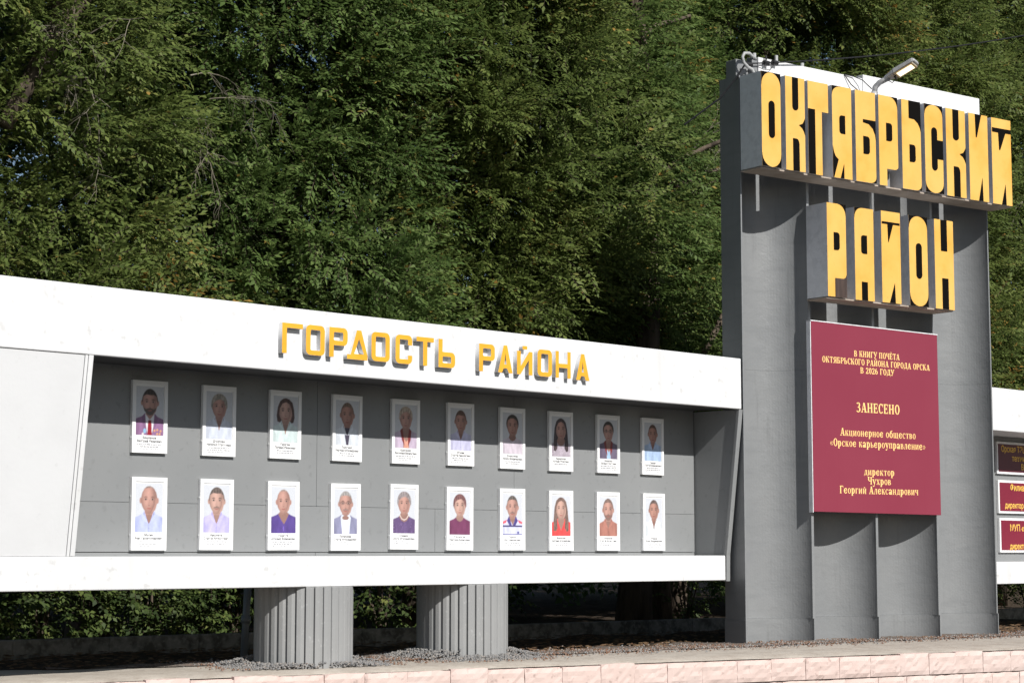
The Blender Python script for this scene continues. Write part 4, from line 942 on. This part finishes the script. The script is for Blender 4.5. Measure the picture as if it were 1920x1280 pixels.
twig_bundle('dry_branch', 'bare pale branch with arching twigs at the upper left edge', 9.6, 14.9, 5.9, 6, .85, 5)
twig_bundle('dry_branch', 'tangle of bare twigs high in the shaded hollow at upper left', 11.3, 15.6, 5.7, 6, .8, 8, 1.5)
twig_bundle('dry_branch', 'thin grey twigs dangling in the foliage right of centre', 20.3, 15.9, 6.9, 7, 1.5, 11, 1.6)
twig_bundle('dry_branch', 'bare twigs hanging at the top right above the last letters', 29.0, 16.2, 8.0, 8, 1.7, 14, 1.6)
lk = thing('leaning_limb', 'thick dark leaning limb in the upper left corner of the foliage', 'branch', (9.6, 15.1, 6.2))
m = MB(); m.tube([(9.0,15.0,5.3),(9.3,15.0,5.85),(9.5,15.0,6.25),(9.85,15.1,6.65),(10.15,15.2,7.2),(10.3,15.3,7.9)], [.075,.085,.09,.085,.08,.06], 9); m.tube([(9.5,15.0,6.25),(9.42,14.9,6.7),(9.5,14.9,7.3)], [.05,.04,.03], 7); m.build('limb', BARK, lk, smooth=True)
lm = thing('slanting_limb', 'pale slanting limb in the leaves left of the pylon', 'branch', (20.3, 16.3, 4.6))
m = MB(); m.tube([(19.75,16.2,3.7),(20.1,16.0,4.4),(20.5,15.95,5.0),(20.95,16.0,5.45)], [.05,.045,.035,.02], 7); m.build('limb', BARK, lm, smooth=True)

# undergrowth beneath the stand
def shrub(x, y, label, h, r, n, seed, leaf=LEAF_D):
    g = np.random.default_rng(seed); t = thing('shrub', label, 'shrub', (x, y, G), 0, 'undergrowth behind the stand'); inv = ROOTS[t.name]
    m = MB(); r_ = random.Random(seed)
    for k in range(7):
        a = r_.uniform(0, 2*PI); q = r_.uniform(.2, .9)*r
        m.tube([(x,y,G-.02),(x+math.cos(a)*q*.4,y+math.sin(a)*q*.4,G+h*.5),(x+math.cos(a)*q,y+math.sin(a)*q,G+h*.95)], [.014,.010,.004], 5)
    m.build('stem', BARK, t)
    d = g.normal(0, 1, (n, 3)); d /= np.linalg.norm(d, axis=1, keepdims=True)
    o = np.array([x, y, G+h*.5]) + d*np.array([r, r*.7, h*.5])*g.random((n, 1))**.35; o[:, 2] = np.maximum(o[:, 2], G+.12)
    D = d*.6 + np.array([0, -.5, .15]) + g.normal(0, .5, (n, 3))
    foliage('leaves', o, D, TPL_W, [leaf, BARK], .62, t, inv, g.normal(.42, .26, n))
for i, (x, y, lab, h, r, n) in enumerate([
  (9.9, 17.3, 'broad leaved shrub under the far left end of the stand', 1.7, .95, 760), (11.2, 17.7, 'leafy shrub behind the kerb, left under the stand', 1.7, 1.0, 760),
  (12.5, 17.6, 'leafy shrub left of the grey pipe post', 1.6, 1.0, 760), (13.7, 17.7, 'shrub seen just left of the first ribbed column', 1.6, .95, 760),
  (15.6, 17.4, 'shrub glimpsed between the two ribbed columns', 1.3, 1.0, 300), (16.8, 17.3, 'shrub right of the second ribbed column in deep shade', 1.2, 1.0, 220),
  (20.6, 16.9, 'shrub in the gap between the tree trunk and the pylon', 1.1, .8, 160), (24.9, 15.6, 'shrub under the right wing beside the pylon', 1.3, .9, 260), (27.2, 15.6, 'shrub under the right wing at the photo edge', 1.3, .9, 200)]):
    shrub(x, y, lab, h, r, n, 40+i)

# the wood further back, one mass
g = np.random.default_rng(77); n = 40000
o = np.stack([g.uniform(6, 60, n), 24 + 9*g.random(n)**1.2, G + .2 + 16.5*g.random(n)], 1)
keep = np.sin(o[:, 0]*1.1+o[:, 2]*.7)+np.sin(o[:, 0]*.53-o[:, 2]*1.3) > -1.5
o = o[keep]; n = len(o)
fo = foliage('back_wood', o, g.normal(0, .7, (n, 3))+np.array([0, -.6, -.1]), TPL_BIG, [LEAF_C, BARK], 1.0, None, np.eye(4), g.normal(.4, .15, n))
tag(fo, 'dark dense wood filling the background behind the elms', 'wood', kind='stuff')

# ------------------------------------------------------------------ gravel stones and leaf litter
def scatter(name, n, fn, size, mtl, label, cat, tintf, flat=.6):
    g = np.random.default_rng(len(name)*31); V = []; Q = []; T = []
    P = np.array([fn(g) for _ in range(n)])
    base = np.array([(-1,-1,-1),(1,-1,-1),(1,1,-1),(-1,1,-1),(-.6,-.6,1),(.6,-.6,1),(.6,.6,1),(-.6,.6,1)], float)
    fq = np.array([(4,5,6,7),(0,1,5,4),(1,2,6,5),(2,3,7,6),(3,0,4,7)])
    s = size*g.uniform(.4, 1.3, (n, 1, 1)); sh = base[None]*g.uniform(.6, 1.2, (n, 8, 3)); a = g.uniform(0, 2*PI, n)
    R = np.zeros((n, 3, 3)); R[:, 0, 0] = np.cos(a); R[:, 0, 1] = -np.sin(a); R[:, 1, 0] = np.sin(a); R[:, 1, 1] = np.cos(a); R[:, 2, 2] = flat
    V = P[:, None] + s*np.einsum('nij,nkj->nki', R, sh)
    Q = (fq[None] + 8*np.arange(n)[:, None, None]).reshape(-1, 4)
    o = obj(name, fast_mesh(name, V.reshape(-1, 3), Q, [mtl], np.repeat(tintf(g, P), 5)))
    return tag(o, label, cat, kind='stuff')
COLS = [(10.97, 13.235), (12.87, 13.235)]
def pile(x, y):
    h = 0
    for cx_, cy_ in COLS: 
        d = math.hypot(x-cx_, y-cy_)-.42; h = max(h, .07*math.exp(-(max(0, d)/.22)**2))
    return h
def gpos(g):
    r = g.random()
    if r > .90:
        x = g.uniform(10.2, 28); return (x, gb_y(x)-abs(g.normal(0, .16)), G+.010)
    if r < .42:
        cx_, cy_ = COLS[g.integers(0, 2)]; a = g.uniform(0, 2*PI); d = .43+abs(g.normal(0, .20)); x = cx_+d*math.cos(a); y = cy_+d*math.sin(a)
        if y < gb_y(x): y = max(y, wall_y(x)+.28+.15*g.random()); return (x, y, G+.004+.6*pile(x, y)*g.random())
        return (x, y, G+.02+pile(x, y)*g.uniform(.3, 1))
    x = g.uniform(10.2, 28); y = gb_y(x)+abs(g.normal(0, .34)) - .03*g.random()
    return (x, y, G+.014+.012*g.random())
def gtint(g, P):
    near = np.min([np.hypot(P[:, 0]-a, P[:, 1]-b) for a, b in COLS], 0) < .75
    far = P[:, 0] > 14
    return np.clip(np.where(near, g.normal(.36, .14, len(P)), np.where(g.random(len(P)) < .5, g.normal(.5, .18, len(P)), g.normal(.85, .12, len(P)))), 0, 1)
scatter('gravel', 17000, gpos, .0085, STONE, 'grey and rusty gravel scattered around the columns and pylon foot', 'gravel', gtint)
def lpos(g):
    x = g.uniform(7, 28); return (x, gb_y(x)+g.uniform(.1, 3.2), G+.012+.01*g.random())
scatter('leaf_litter', 7000, lpos, .022, LITTER, 'brown dry leaf litter on the shaded soil under the stand', 'leaf litter', lambda g, P: g.random(len(P)), .12)
